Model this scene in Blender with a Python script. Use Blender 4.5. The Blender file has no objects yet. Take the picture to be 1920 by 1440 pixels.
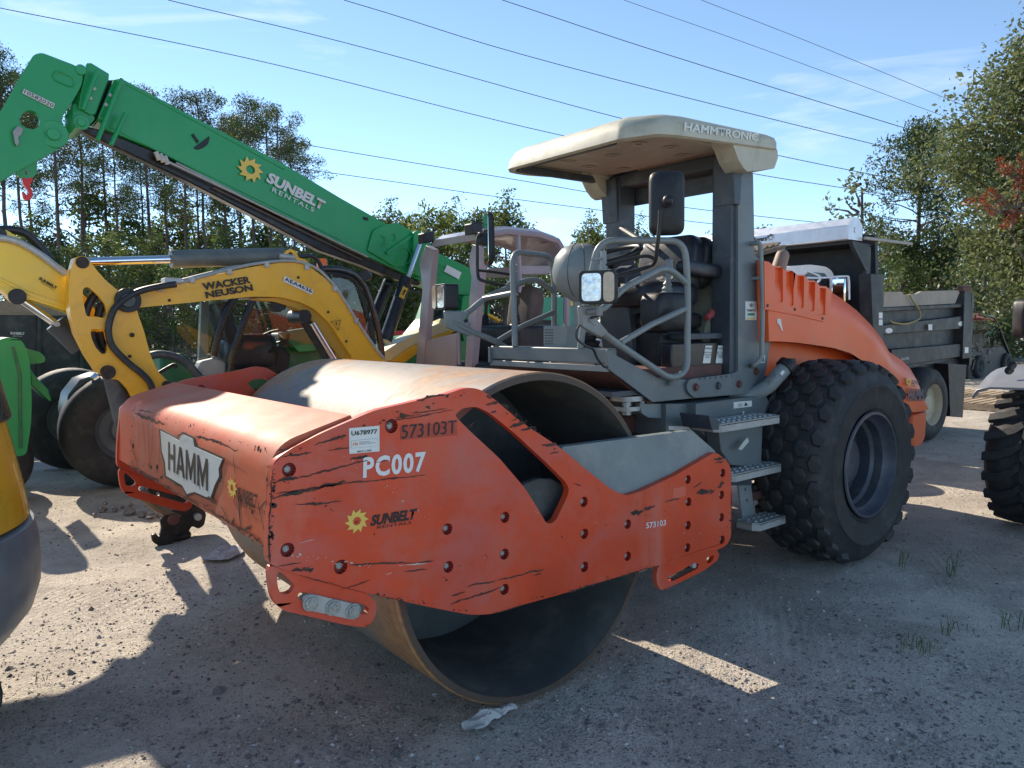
import bpy, math, random
import numpy as np
from mathutils import Vector, Matrix
from mathutils.geometry import tessellate_polygon
random.seed(7); np.random.seed(7)
SC = bpy.context.scene
COL = SC.collection
R = math.radians
V = Vector

# ------------------------------------------------------------------ camera
CF = 1415.58; CL = V((-2.1836, -2.5486, 1.7155)); YAW = .6744; PITCH = .0793; ROLL = -.0122
fw = V((math.sin(YAW)*math.cos(PITCH), math.cos(YAW)*math.cos(PITCH), -math.sin(PITCH)))
rt = V((math.cos(YAW), -math.sin(YAW), 0)); up = rt.cross(fw)
cx_ = rt*math.cos(ROLL) + up*math.sin(ROLL); cy_ = -rt*math.sin(ROLL) + up*math.cos(ROLL)
cam = bpy.data.cameras.new('camera'); co = bpy.data.objects.new('camera', cam); COL.objects.link(co)
m = Matrix((cx_, cy_, -fw)).transposed().to_4x4(); m.translation = CL; co.matrix_world = m
cam.sensor_width = 36; cam.lens = CF/1920*36; cam.clip_end = 3000; cam.clip_start = .05
SC.camera = co
# ------------------------------------------------------------------ light
SUN = V((-.045, 1.45, 1.0)).normalized()
EL = math.asin(SUN.z); AZ = math.atan2(SUN.x, SUN.y)
w = bpy.data.worlds.new('World'); SC.world = w; w.use_nodes = True
nt = w.node_tree; nt.nodes.clear()
sky = nt.nodes.new('ShaderNodeTexSky'); sky.sky_type = 'NISHITA'; sky.sun_disc = False
sky.sun_elevation = EL; sky.sun_rotation = AZ; sky.air_density = .55; sky.dust_density = .0; sky.ozone_density = 2.4; sky.altitude = 0
bg = nt.nodes.new('ShaderNodeBackground'); bg.inputs[1].default_value = .15
out = nt.nodes.new('ShaderNodeOutputWorld')
tc = nt.nodes.new('ShaderNodeTexCoord'); mp = nt.nodes.new('ShaderNodeMapping'); mp.inputs['Scale'].default_value = (1.1, 1.1, 5.5)
mp.inputs['Rotation'].default_value = (0, 0, R(20))
cn = nt.nodes.new('ShaderNodeTexNoise'); cn.inputs['Scale'].default_value = 3.1; cn.inputs['Detail'].default_value = 7; cn.inputs['Roughness'].default_value = .55; cn.inputs['Distortion'].default_value = .5
cr = nt.nodes.new('ShaderNodeValToRGB'); cr.color_ramp.elements[0].position = .60; cr.color_ramp.elements[1].position = .82
cr.color_ramp.elements[1].color = (.62, .62, .62, 1)
mx = nt.nodes.new('ShaderNodeMix'); mx.data_type = 'RGBA'; mx.inputs[7].default_value = (3.4, 3.6, 3.8, 1)
L = nt.links.new
L(tc.outputs['Generated'], mp.inputs[0]); L(mp.outputs[0], cn.inputs[0]); L(cn.outputs[0], cr.inputs[0]); L(cr.outputs[0], mx.inputs[0])
hsv = nt.nodes.new('ShaderNodeHueSaturation'); hsv.inputs['Hue'].default_value = .49; hsv.inputs['Saturation'].default_value = .93; hsv.inputs['Value'].default_value = .75
L(sky.outputs[0], hsv.inputs['Color']); L(hsv.outputs[0], mx.inputs[6]); L(mx.outputs[2], bg.inputs[0]); L(bg.outputs[0], out.inputs[0])
sl = bpy.data.lights.new('sun', 'SUN'); sl.energy = 3.1; sl.angle = R(.55); sl.color = (1, .88, .72)
so = bpy.data.objects.new('sun', sl); COL.objects.link(so); so.rotation_euler = (-SUN).to_track_quat('-Z', 'Y').to_euler()
SC.view_settings.view_transform = 'Standard'; SC.view_settings.look = 'None'; SC.view_settings.gamma = 1
SC.view_settings.use_curve_mapping = False; SC.view_settings.exposure = 1.28
SC.render.engine = 'CYCLES'; SC.cycles.max_bounces = 6; SC.cycles.transparent_max_bounces = 8

# ------------------------------------------------------------------ measuring: a sight line met with a real plane
def ray(px, py):
    a = (px-960)/CF; b = -(py-720)/CF
    return cx_*a + cy_*b + fw
def onp(px, py, P0, N):
    d = ray(px, py); return CL + d*((P0-CL).dot(N)/d.dot(N))
class SP:
    """upright plane turned a little from the y = const planes: y = y0 + k*(x-x0)"""
    def __init__(s, x0, y0, k): s.x0, s.y0, s.k = x0, y0, k
    def __add__(s, d): return SP(s.x0, s.y0+d, s.k)
    def __sub__(s, d): return SP(s.x0, s.y0-d, s.k)
def Yp(px, py, y):
    if isinstance(y, SP): return onp(px, py, V((y.x0, y.y0, 0)), V((-y.k, 1, 0)))
    return onp(px, py, V((0, y, 0)), V((0, 1, 0)))
def Xp(px, py, x): return onp(px, py, V((x, 0, 0)), V((1, 0, 0)))
def Zp(px, py, z=0): return onp(px, py, V((0, 0, z)), V((0, 0, 1)))
def Dp(px, py, d): return CL + ray(px, py)*d
def YL(pts, y): return [Yp(a, b, y) for a, b in pts]
def XL(pts, x): return [Xp(a, b, x) for a, b in pts]

# ------------------------------------------------------------------ materials
MATS = {}
def mat(name, col, rough=.5, metal=0, var=.12, vscale=3, dirt=None, damt=.25, dscale=6, bump=.0, bscale=60, fade=None, famt=.3, fscale=1.5, coat=0, spec=.5, streak=None, rvar=.15):
    if name in MATS: return MATS[name]
    m = bpy.data.materials.new(name); m.use_nodes = True; n = m.node_tree; N = n.nodes; l = n.links.new
    b = N['Principled BSDF']; b.inputs['Roughness'].default_value = rough; b.inputs['Metallic'].default_value = metal
    b.inputs['Coat Weight'].default_value = coat; b.inputs['Specular IOR Level'].default_value = spec
    t = N.new('ShaderNodeTexCoord'); src = t.outputs['Object']
    def noise(sc, det=5, ro=.6, dist=0, vec=None):
        x = N.new('ShaderNodeTexNoise'); x.inputs['Scale'].default_value = sc; x.inputs['Detail'].default_value = det
        x.inputs['Roughness'].default_value = ro; x.inputs['Distortion'].default_value = dist; l(vec or src, x.inputs['Vector']); return x.outputs[0]
    def ramp(v, a, c, hi=1.0):
        x = N.new('ShaderNodeMapRange'); x.inputs[1].default_value = a; x.inputs[2].default_value = c; x.inputs[4].default_value = hi; l(v, x.inputs[0]); return x.outputs[0]
    def mix(f, a, c):
        x = N.new('ShaderNodeMix'); x.data_type = 'RGBA'
        if isinstance(f, float): x.inputs[0].default_value = f
        else: l(f, x.inputs[0])
        for i, q in ((6, a), (7, c)):
            if isinstance(q, tuple): x.inputs[i].default_value = (*q, 1)
            else: l(q, x.inputs[i])
        return x.outputs[2]
    n1 = noise(vscale)
    lo = tuple(c*(1-var) for c in col); hi = tuple(min(1, c*(1+var)) for c in col)
    c = mix(ramp(n1, .3, .7), lo, hi)
    if fade: c = mix(ramp(noise(fscale, 8, .62, .6), .5, .68, famt*1.6), c, fade)
    if streak:
        mp = N.new('ShaderNodeMapping'); mp.inputs['Scale'].default_value = streak[1]; l(src, mp.inputs[0])
        c = mix(ramp(noise(1, 6, .65, .3, mp.outputs[0]), streak[3], streak[3]+.12, streak[2]), c, streak[0])
    if dirt: c = mix(ramp(noise(dscale, 9, .68, .4), .5, .72, damt*2), c, dirt)
    l(c, b.inputs['Base Color'])
    if rvar:
        rr = N.new('ShaderNodeMapRange'); rr.inputs[3].default_value = max(0.03, rough-rvar); rr.inputs[4].default_value = min(1, rough+rvar); l(noise(vscale*2.3, 6), rr.inputs[0]); l(rr.outputs[0], b.inputs['Roughness'])
    if bump:
        bp = N.new('ShaderNodeBump'); bp.inputs['Strength'].default_value = bump; bp.inputs['Distance'].default_value = .004; l(noise(bscale, 6), bp.inputs['Height']); l(bp.outputs[0], b.inputs['Normal'])
    MATS[name] = m; return m
BRN = (.10, .055, .035)
DUST = (.30, .27, .23)
ORANGE = mat('orange_frame_paint', (.62, .058, .011), .42, 0, .14, 2.5, dirt=(.42, .15, .11), damt=.26, dscale=2.6, bump=.12, bscale=40, fade=(.47, .135, .12), famt=.42, fscale=1.9, streak=((.55, .27, .2), (2.2, 2.2, .5), .35, .6))
ORFRONT = mat('orange_beam_paint', (.56, .125, .055), .58, 0, .12, 2.5, spec=.3, dirt=(.42, .24, .17), damt=.3, dscale=3.5, bump=.18, bscale=30, fade=(.52, .23, .15), famt=.35, fscale=1.7, streak=((.2, .06, .035), (9, 9, .9), .5, .66))
HOOD = mat('orange_hood_plastic', (.80, .115, .022), .42, 0, .07, 1.4, dirt=(.5, .2, .12), damt=.16, dscale=4, bump=.05, bscale=90, fade=(.78, .2, .09), famt=.15)
SCRAPE = mat('bare_dark_steel', (.035, .028, .025), .7, .2, .4, 30, dirt=(.16, .07, .03), damt=.4, dscale=24, bump=.5, bscale=90)
RECESS = mat('recess_red_paint', (.22, .014, .012), .6, 0, .2, 20)
GREY = mat('grey_machine_paint', (.125, .150, .155), .45, 0, .12, 3, dirt=(.26, .25, .22), damt=.22, dscale=4, bump=.06, bscale=40, fade=(.22, .235, .23), famt=.25)
GREYB = mat('grey_bar_paint', (.20, .235, .235), .5, 0, .15, 4, dirt=(.33, .33, .30), damt=.3, dscale=5, bump=.15, bscale=50, streak=((.35, .37, .35), (8, 8, 1.0), .35, .56))
GREYL = mat('grey_tube_paint', (.20, .225, .22), .4, 0, .12, 5, dirt=(.3, .28, .24), damt=.2, dscale=8, bump=.05)
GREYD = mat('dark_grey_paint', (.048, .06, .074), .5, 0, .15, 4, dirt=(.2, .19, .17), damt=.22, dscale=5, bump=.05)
MAUVE = mat('mauve_grey_paint', (.30, .275, .30), .42, 0, .1, 4, dirt=(.42, .3, .29), damt=.25, dscale=3)
BLACK = mat('black_plastic', (.010, .011, .013), .5, 0, .3, 10, dirt=(.06, .055, .05), damt=.2, dscale=7, bump=.15)
BLACKG = mat('black_gloss_paint', (.014, .015, .018), .28, 0, .3, 5, dirt=(.10, .09, .08), damt=.15, dscale=5)
RUB = mat('tyre_rubber', (.026, .027, .028), .72, 0, .25, 8, dirt=(.10, .09, .08), damt=.3, dscale=5, bump=.3, bscale=50)
RIMM = mat('dark_blue_grey_rim', (.055, .065, .085), .4, 0, .15, 5, dirt=(.2, .17, .13), damt=.25, dscale=6)
ZINC = mat('galvanised_steel', (.42, .43, .41), .48, .35, .15, 12, dirt=(.24, .22, .19), damt=.3, dscale=12, bump=.2)
BOLTM = mat('weathered_bolt_steel', (.38, .40, .38), .5, .5, .3, 60, dirt=(.12, .07, .04), damt=.5, dscale=60, bump=.5, bscale=150)
CHROME = mat('chromed_rod', (.72, .74, .78), .13, 1, .05, 4, rvar=.03)
CREAM = mat('weathered_cream_plastic', (.50, .47, .36), .55, 0, .1, 3, dirt=(.19, .19, .12), damt=.36, dscale=4, bump=.15, bscale=60, fade=(.40, .40, .33), famt=.35, streak=((.24, .23, .17), (7, 7, 1.2), .32, .58))
CREAMIN = mat('underside_cream_plastic', (.47, .40, .32), .6, 0, .1, 3, dirt=(.30, .15, .10), damt=.25, dscale=3)
YEL = mat('yellow_excavator_paint', (.82, .43, .018), .4, 0, .08, 3, dirt=(.38, .22, .07), damt=.18, dscale=6, bump=.06, coat=.1)
YELB = mat('bright_yellow_paint', (.84, .56, .025), .35, 0, .06, 3, dirt=(.4, .28, .08), damt=.14, dscale=5, coat=.1)
YELLIT = mat('sunlit_yellow_paint', (.62, .54, .30), .4, 0, .06, 3, dirt=(.4, .34, .2), damt=.15, dscale=5)  # sunlight on the yellow arm's top, put into the colour
GREEN = mat('green_boom_paint', (.012, .30, .09), .36, 0, .08, 1.5, dirt=(.08, .22, .12), damt=.12, dscale=3, coat=.15, bump=.02)
GREENT = mat('sea_green_plastic', (.05, .30, .19), .5, 0, .1, 3, dirt=(.2, .3, .22), damt=.2)
DGREEN = mat('faded_dark_green_paint', (.02, .14, .06), .45, 0, .2, 3, dirt=(.14, .16, .12), damt=.3)
TRKBLK = mat('dump_body_black_paint', (.016, .021, .024), .5, 0, .25, 3, dirt=(.14, .13, .11), damt=.25, dscale=4, fade=(.045, .055, .055), famt=.4, bump=.1, bscale=30)
ALU = mat('brushed_aluminium', (.62, .65, .70), .38, .55, .08, 5, dirt=(.4, .4, .4), damt=.15)
WHITE = mat('white_paint', (.72, .72, .70), .45, 0, .06, 6, dirt=(.42, .4, .35), damt=.15)
DECAL = mat('white_sticker', (.70, .72, .68), .5, 0, .04, 6, dirt=(.45, .44, .4), damt=.12)
INK = mat('black_lettering', (.012, .012, .013), .5, 0, .1)
LGREY = mat('pale_grey_lettering', (.62, .64, .62), .5, 0, .05)
GOLD = mat('yellow_logo_print', (.75, .52, .10), .5, 0, .05)
GREENP = mat('green_print', (.03, .25, .10), .5, 0)
REDP = mat('red_paint', (.55, .02, .02), .4, 0, .1)
REDW = mat('red_barrel_plastic', (.62, .05, .025), .5, 0, .1, dirt=(.4, .2, .15), damt=.2)
WOOD = mat('weathered_board', (.28, .21, .15), .8, 0, .2, 3, streak=((.13, .09, .06), (3, 3, 30), .5, .5), bump=.3)
WOODL = mat('light_pallet_wood', (.42, .31, .20), .8, 0, .2, 5, streak=((.2, .14, .09), (3, 3, 30), .5, .5), bump=.3)
HOSE = mat('hose_rubber', (.02, .021, .023), .5, 0, .2, 10, dirt=(.1, .1, .1), damt=.2, bump=.1)
DUSTB = mat('dusty_drum_inside', (.085, .095, .09), .75, .0, .3, 3, dirt=(.22, .21, .18), damt=.4, dscale=2.5, bump=.3, bscale=60)
RUST = mat('oxide_red_primer', (.11, .045, .035), .7, 0, .3, 5, dirt=(.05, .04, .035), damt=.4, bump=.2)
SEATM = mat('black_seat_vinyl', (.012, .014, .02), .42, 0, .2, 6, dirt=(.1, .1, .1), damt=.15, bump=.25, bscale=30)
SEATT = mat('brown_seat_fabric', (.12, .10, .085), .85, 0, .2, 6, bump=.3)
GRILL = mat('dusty_brown_grille', (.13, .095, .07), .8, 0, .3, 8, dirt=(.28, .22, .16), damt=.4)
AMBER = mat('orange_beacon', (.85, .16, .015), .25, 0, .1)
CLOTH = mat('dirty_white_cloth', (.52, .50, .47), .9, 0, .12, 9, dirt=(.25, .22, .18), damt=.4, dscale=8, bump=.4, bscale=70)
def lensmat():
    m = mat('lamp_lens', (.55, .58, .60), .08, .85, .35, 35, rvar=.05, bump=.6, bscale=22); return m
LENS = lensmat()
AMBL = mat('clear_indicator_lens', (.42, .33, .24), .15, .1, .2, 20, rvar=.05)
MIR = mat('mirror_glass', (.75, .76, .78), .03, 1, .02, rvar=.0)
def glassmat():
    m = bpy.data.materials.new('cab_glass'); m.use_nodes = True; n = m.node_tree; N = n.nodes; N.clear()
    o = N.new('ShaderNodeOutputMaterial'); t = N.new('ShaderNodeBsdfTransparent'); t.inputs[0].default_value = (.66, .74, .70, 1)
    g = N.new('ShaderNodeBsdfGlossy'); g.inputs['Roughness'].default_value = .04; g.inputs[0].default_value = (.9, .93, .92, 1)
    d = N.new('ShaderNodeBsdfDiffuse'); d.inputs[0].default_value = (.13, .14, .12, 1)
    f = N.new('ShaderNodeFresnel'); f.inputs[0].default_value = 1.5
    nz = N.new('ShaderNodeTexNoise'); nz.inputs['Scale'].default_value = 4; nz.inputs['Detail'].default_value = 8
    mr = N.new('ShaderNodeMapRange'); mr.inputs[1].default_value = .4; mr.inputs[2].default_value = .75; mr.inputs[3].default_value = .06; mr.inputs[4].default_value = .3
    a = N.new('ShaderNodeMixShader'); b = N.new('ShaderNodeMixShader'); l = n.links.new
    l(nz.outputs[0], mr.inputs[0]); l(mr.outputs[0], a.inputs[0]); l(t.outputs[0], a.inputs[1]); l(d.outputs[0], a.inputs[2])
    l(f.outputs[0], b.inputs[0]); l(a.outputs[0], b.inputs[1]); l(g.outputs[0], b.inputs[2]); l(b.outputs[0], o.inputs[0]); return m
GLASS = glassmat()

def drummat():
    m = bpy.data.materials.new('worn_drum_steel'); m.use_nodes = True; n = m.node_tree; N = n.nodes; l = n.links.new; b = N['Principled BSDF']
    t = N.new('ShaderNodeTexCoord')
    sp = N.new('ShaderNodeSeparateXYZ'); l(t.outputs['Object'], sp.inputs[0])
    at = N.new('ShaderNodeMath'); at.operation = 'ARCTAN2'; zz = N.new('ShaderNodeMath'); zz.operation = 'SUBTRACT'; l(sp.outputs['Z'], zz.inputs[0]); zz.inputs[1].default_value = .75; l(sp.outputs['X'], at.inputs[0]); l(zz.outputs[0], at.inputs[1])
    def vec(a, y, s):
        q1 = N.new('ShaderNodeMath'); q1.operation = 'MULTIPLY'; q1.inputs[1].default_value = a; l(at.outputs[0], q1.inputs[0])
        q2 = N.new('ShaderNodeMath'); q2.operation = 'MULTIPLY'; q2.inputs[1].default_value = y; l(sp.outputs['Y'], q2.inputs[0])
        c = N.new('ShaderNodeCombineXYZ'); l(q1.outputs[0], c.inputs[0]); l(q2.outputs[0], c.inputs[1]); c.inputs[2].default_value = s; return c.outputs[0]
    def nz(v, d=7, r=.6, ds=0):
        x = N.new('ShaderNodeTexNoise'); x.inputs['Scale'].default_value = 1; x.inputs['Detail'].default_value = d; x.inputs['Roughness'].default_value = r; x.inputs['Distortion'].default_value = ds; l(v, x.inputs['Vector']); return x.outputs[0]
    def mr(v, a, c, d=0., e=1.):
        x = N.new('ShaderNodeMapRange'); x.inputs[1].default_value = a; x.inputs[2].default_value = c; x.inputs[3].default_value = d; x.inputs[4].default_value = e; l(v, x.inputs[0]); return x.outputs[0]
    def mix(f, a, c):
        x = N.new('ShaderNodeMix'); x.data_type = 'RGBA'; l(f, x.inputs[0])
        for i, q in ((6, a), (7, c)):
            if isinstance(q, tuple): x.inputs[i].default_value = (*q, 1)
            else: l(q, x.inputs[i])
        return x.outputs[2]
    fine = nz(vec(9, 60, 0), 6, .7); patch = nz(vec(1.6, 2.2, 3), 8, .62, .8); scr = nz(vec(3.5, 95, 9), 3, .6)
    c = mix(mr(fine, .35, .65), (.19, .165, .145), (.31, .275, .245))
    # rust gathers towards the two rims
    e = N.new('ShaderNodeMath'); e.operation = 'SUBTRACT'; l(sp.outputs['Y'], e.inputs[0]); e.inputs[1].default_value = 1.075
    ea = N.new('ShaderNodeMath'); ea.operation = 'ABSOLUTE'; l(e.outputs[0], ea.inputs[0])
    eb = mr(ea.outputs[0], .25, 1.05, 0, .20)
    ad = N.new('ShaderNodeMath'); l(patch, ad.inputs[0]); l(eb, ad.inputs[1])
    rust = mr(ad.outputs[0], .55, .72, 0, .85)
    rc = mix(mr(nz(vec(14, 14, 5), 8, .7), .35, .65), (.27, .12, .045), (.48, .25, .09))
    c2 = mix(rust, c, rc)
    c3 = mix(mr(scr, .64, .72, 0, .55), c2, (.10, .07, .055))
    c3 = mix(mr(ea.outputs[0], 1.066, 1.0745, 0, .88), c3, (.045, .038, .032))
    l(c3, b.inputs['Base Color'])
    im = N.new('ShaderNodeMath'); im.operation = 'SUBTRACT'; im.inputs[0].default_value = .28; l(rust, im.inputs[1]); im.use_clamp = True
    l(im.outputs[0], b.inputs['Metallic'])
    l(mr(fine, .3, .7, .55, .75), b.inputs['Roughness'])
    bp = N.new('ShaderNodeBump'); bp.inputs['Strength'].default_value = .25; bp.inputs['Distance'].default_value = .003; l(fine, bp.inputs['Height']); l(bp.outputs[0], b.inputs['Normal'])
    return m
DRUM = drummat()

# ------------------------------------------------------------------ mesh building
def rnd(pts, r, n=4, closed=True):
    """round the corners of a polyline / polygon"""
    out = []; k = len(pts)
    for i, p in enumerate(pts):
        if not closed and i in (0, k-1): out.append(p.copy()); continue
        ri = r[i] if isinstance(r, (list, tuple)) else r
        a = pts[i-1]-p; b = pts[(i+1) % k]-p
        t = min(ri, a.length*.48, b.length*.48)
        if t < 1e-5: out.append(p.copy()); continue
        A = p+a.normalized()*t; C = p+b.normalized()*t
        for j in range(n+1):
            s = j/n; out.append(A*(1-s)**2 + p*2*s*(1-s) + C*s*s)
    return out
def smoothpath(pts, n=6):
    out = []; P = [pts[0]*2-pts[1]]+list(pts)+[pts[-1]*2-pts[-2]]
    for i in range(1, len(P)-2):
        for j in range(n):
            t = j/n; a, b, c, d = P[i-1], P[i], P[i+1], P[i+2]
            out.append(.5*((2*b)+(c-a)*t+(2*a-5*b+4*c-d)*t*t+(3*b-a-3*c+d)*t**3))
    out.append(pts[-1].copy()); return out
class MB:
    def __init__(s): s.v = []; s.f = []; s.sm = []
    def add(s, vs, fs, smooth=False):
        o = len(s.v); s.v += [tuple(q) for q in vs]; s.f += [tuple(i+o for i in f) for f in fs]; s.sm += [smooth]*len(fs); return s
    def slab(s, pts, off, holes=()):
        """flat outline given thickness along off, with through holes"""
        rings = [list(pts)]+[list(h) for h in holes]
        flat = [p for r in rings for p in r]; n = len(flat)
        nrm = V((0, 0, 0))
        for i in range(len(pts)): nrm += (pts[i]-pts[0]).cross(pts[(i+1) % len(pts)]-pts[0])
        tris = tessellate_polygon([[V(p) for p in r] for r in rings])
        vs = flat+[p+off for p in flat]; fs = []
        for t in tris:
            a, b, c = t; q = (flat[b]-flat[a]).cross(flat[c]-flat[a])
            if q.dot(off) > 0: t = (a, c, b)
            fs.append(t); fs.append((t[0]+n, t[2]+n, t[1]+n))
        o = 0
        for k, r in enumerate(rings):
            m = len(r)
            area = V((0, 0, 0))
            for i in range(m): area += (r[i]-r[0]).cross(r[(i+1) % m]-r[0])
            flip = (area.dot(off) > 0) ^ (k > 0)
            for i in range(m):
                a, b = o+i, o+(i+1) % m
                fs.append((a, b, b+n, a+n) if flip else (b, a, a+n, b+n))
            o += m
        return s.add(vs, fs)
    def box(s, a, b):
        x0, y0, z0 = [min(p, q) for p, q in zip(a, b)]; x1, y1, z1 = [max(p, q) for p, q in zip(a, b)]
        vs = [(x0,y0,z0),(x1,y0,z0),(x1,y1,z0),(x0,y1,z0),(x0,y0,z1),(x1,y0,z1),(x1,y1,z1),(x0,y1,z1)]
        return s.add(vs, [(3,2,1,0),(4,5,6,7),(0,1,5,4),(1,2,6,5),(2,3,7,6),(3,0,4,7)])
    def obox(s, c, ax, ay, az):
        c, ax, ay, az = V(c), V(ax), V(ay), V(az)
        vs = [c+ax*i+ay*j+az*k for k in (-.5, .5) for j in (-.5, .5) for i in (-.5, .5)]
        fs = [(0,2,3,1),(4,5,7,6),(0,1,5,4),(1,3,7,5),(3,2,6,7),(2,0,4,6)]
        if ax.cross(ay).dot(az) < 0: fs = [tuple(reversed(f)) for f in fs]
        return s.add(vs, fs)
    def tube(s, pts, r, seg=10, closed=False, caps=True):
        pts = [V(p) for p in pts]; k = len(pts); rs = r if isinstance(r, (list, tuple)) else [r]*k
        T = []
        for i in range(k):
            if closed: t = pts[(i+1) % k]-pts[i-1]
            else: t = pts[min(i+1, k-1)]-pts[max(i-1, 0)]
            T.append(t.normalized())
        a = V((0, 0, 1)) if abs(T[0].z) < .9 else V((1, 0, 0))
        u = (a-T[0]*a.dot(T[0])).normalized(); vs = []
        for i in range(k):
            u = (u-T[i]*u.dot(T[i])).normalized(); w = T[i].cross(u)
            for j in range(seg):
                an = 2*math.pi*j/seg; vs.append(pts[i]+(u*math.cos(an)+w*math.sin(an))*rs[i])
        fs = []
        for i in range(k if closed else k-1):
            i2 = (i+1) % k
            for j in range(seg):
                j2 = (j+1) % seg; fs.append((i*seg+j, i*seg+j2, i2*seg+j2, i2*seg+j))
        s.add(vs, fs, True)
        if caps and not closed:
            o = len(s.v)-k*seg
            s.f.append(tuple(o+j for j in reversed(range(seg)))); s.sm.append(False)
            s.f.append(tuple(o+(k-1)*seg+j for j in range(seg))); s.sm.append(False)
        return s
    def cyl(s, a, b, r, seg=16, r2=None): return s.tube([a, b], [r, r if r2 is None else r2], seg)
    def lathe(s, prof, o, ax, seg=48, closed=False):
        """prof: list of (radius, distance along ax)"""
        o = V(o); ax = V(ax).normalized(); a = V((0, 0, 1)) if abs(ax.z) < .9 else V((1, 0, 0))
        u = (a-ax*a.dot(ax)).normalized(); w = ax.cross(u); vs = []; k = len(prof)
        for (r, h) in prof:
            for j in range(seg):
                t = 2*math.pi*j/seg; vs.append(o+ax*h+(u*math.cos(t)+w*math.sin(t))*r)
        fs = []
        for i in range(k if closed else k-1):
            i2 = (i+1) % k
            for j in range(seg):
                j2 = (j+1) % seg; fs.append((i*seg+j, i*seg+j2, i2*seg+j2, i2*seg+j))
        return s.add(vs, fs, True)
    def ball(s, c, rx, ry=None, rz=None, seg=16, rg=10):
        c = V(c); ry = ry or rx; rz = rz or rx; vs = []; fs = []
        for i in range(rg+1):
            p = math.pi*i/rg
            for j in range(seg):
                t = 2*math.pi*j/seg; vs.append(c+V((rx*math.sin(p)*math.cos(t), ry*math.sin(p)*math.sin(t), rz*math.cos(p))))
        for i in range(rg):
            for j in range(seg):
                j2 = (j+1) % seg; fs.append((i*seg+j, (i+1)*seg+j, (i+1)*seg+j2, i*seg+j2))
        return s.add(vs, fs, True)
    def loft(s, rings, closed=True, caps=True, smooth=True):
        k = len(rings); n = len(rings[0]); vs = [p for r in rings for p in r]; fs = []
        for i in range(k-1):
            for j in range(n if closed else n-1):
                j2 = (j+1) % n; fs.append((i*n+j, i*n+j2, (i+1)*n+j2, (i+1)*n+j))
        s.add(vs, fs, smooth)
        if caps:
            o = len(s.v)-k*n; s.f.append(tuple(o+j for j in reversed(range(n)))); s.f.append(tuple(o+(k-1)*n+j for j in range(n))); s.sm += [False, False]
        return s
def chain_loc(p):
    l = V((0, 0, 0))
    while p is not None: l = l+p.location; p = p.parent
    return l
def build(mb, name, mt, parent=None, bevel=0, angle=35, origin=None, bseg=2, recalc=True):
    me = bpy.data.meshes.new(name)
    off = chain_loc(parent) if parent else (V(origin) if origin is not None else V((0, 0, 0)))
    me.from_pydata([(a-off.x, b-off.y, c-off.z) for a, b, c in mb.v], [], mb.f)
    me.materials.append(mt)
    if recalc:
        import bmesh
        bm = bmesh.new(); bm.from_mesh(me); bmesh.ops.recalc_face_normals(bm, faces=bm.faces); bm.to_mesh(me); bm.free()
    me.polygons.foreach_set('use_smooth', [True]*len(me.polygons)); me.update()
    me.set_sharp_from_angle(angle=R(angle))
    o = bpy.data.objects.new(name, me); COL.objects.link(o)
    if parent: o.parent = parent
    elif origin is not None: o.location = off
    if bevel:
        b = o.modifiers.new('bevel', 'BEVEL'); b.width = bevel; b.segments = bseg; b.limit_method = 'ANGLE'; b.angle_limit = R(40)
    return o
def tag(o, label=None, cat=None, group=None, kind=None):
    if label: o['label'] = label
    if cat: o['category'] = cat
    if group: o['group'] = group
    if kind: o['kind'] = kind
    return o
def thing(name, label, cat, loc=(0, 0, 0), group=None):
    o = bpy.data.objects.new(name, None); o.location = loc; COL.objects.link(o); o.empty_display_size = .2
    return tag(o, label, cat, group)
def circ(c, r, u, w, n=14): return [c+(u*math.cos(2*math.pi*i/n)+w*math.sin(2*math.pi*i/n))*r for i in range(n)]
def text(body, bl, br, tl, mt, parent, bold=0., name='lettering', lift=.002, shear=0., sx=1.0, thick=0):
    """lettering on the parallelogram bl-br-tl, lifted off its surface"""
    cu = bpy.data.curves.new('t', 'FONT'); cu.body = body; cu.size = 1; cu.offset = bold; cu.resolution_u = 3; cu.shear = shear; cu.space_character = sx
    cu.align_x = 'CENTER'
    ob = bpy.data.objects.new('t', cu); COL.objects.link(ob)
    dg = bpy.context.evaluated_depsgraph_get(); me = bpy.data.meshes.new_from_object(ob.evaluated_get(dg))
    bpy.data.objects.remove(ob); bpy.data.curves.remove(cu)
    co_ = np.array([v.co[:] for v in me.vertices]); lo = co_.min(0); hi = co_.max(0); u = br-bl; w = tl-bl; n = u.cross(w).normalized()
    if n.dot(CL-bl) < 0: n = -n
    off = chain_loc(parent)
    for v in me.vertices:
        a = (v.co.x-lo[0])/(hi[0]-lo[0]); b = (v.co.y-lo[1])/(hi[1]-lo[1]); v.co = bl+u*a+w*b+n*lift-off
    me.materials.clear(); me.materials.append(mt); me.name = name
    o = bpy.data.objects.new(name, me); COL.objects.link(o); o.parent = parent; return o
def frame3(c, u, w, parent): return c, u, w, parent
def flat(pts, name, mt, parent, lift=.002, thick=.0015, holes=(), **k):
    """thin sticker or plate lying on a surface"""
    n = (pts[1]-pts[0]).cross(pts[2]-pts[0]).normalized()
    if n.dot(CL-pts[0]) < 0: n = -n
    b = MB(); b.slab([p+n*(lift-thick) for p in pts], n*thick, [[q+n*(lift-thick) for q in h] for h in holes]); return build(b, name, mt, parent, **k)
def quad4(bl, br, tl): return [bl, br, br+(tl-bl), tl]
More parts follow.
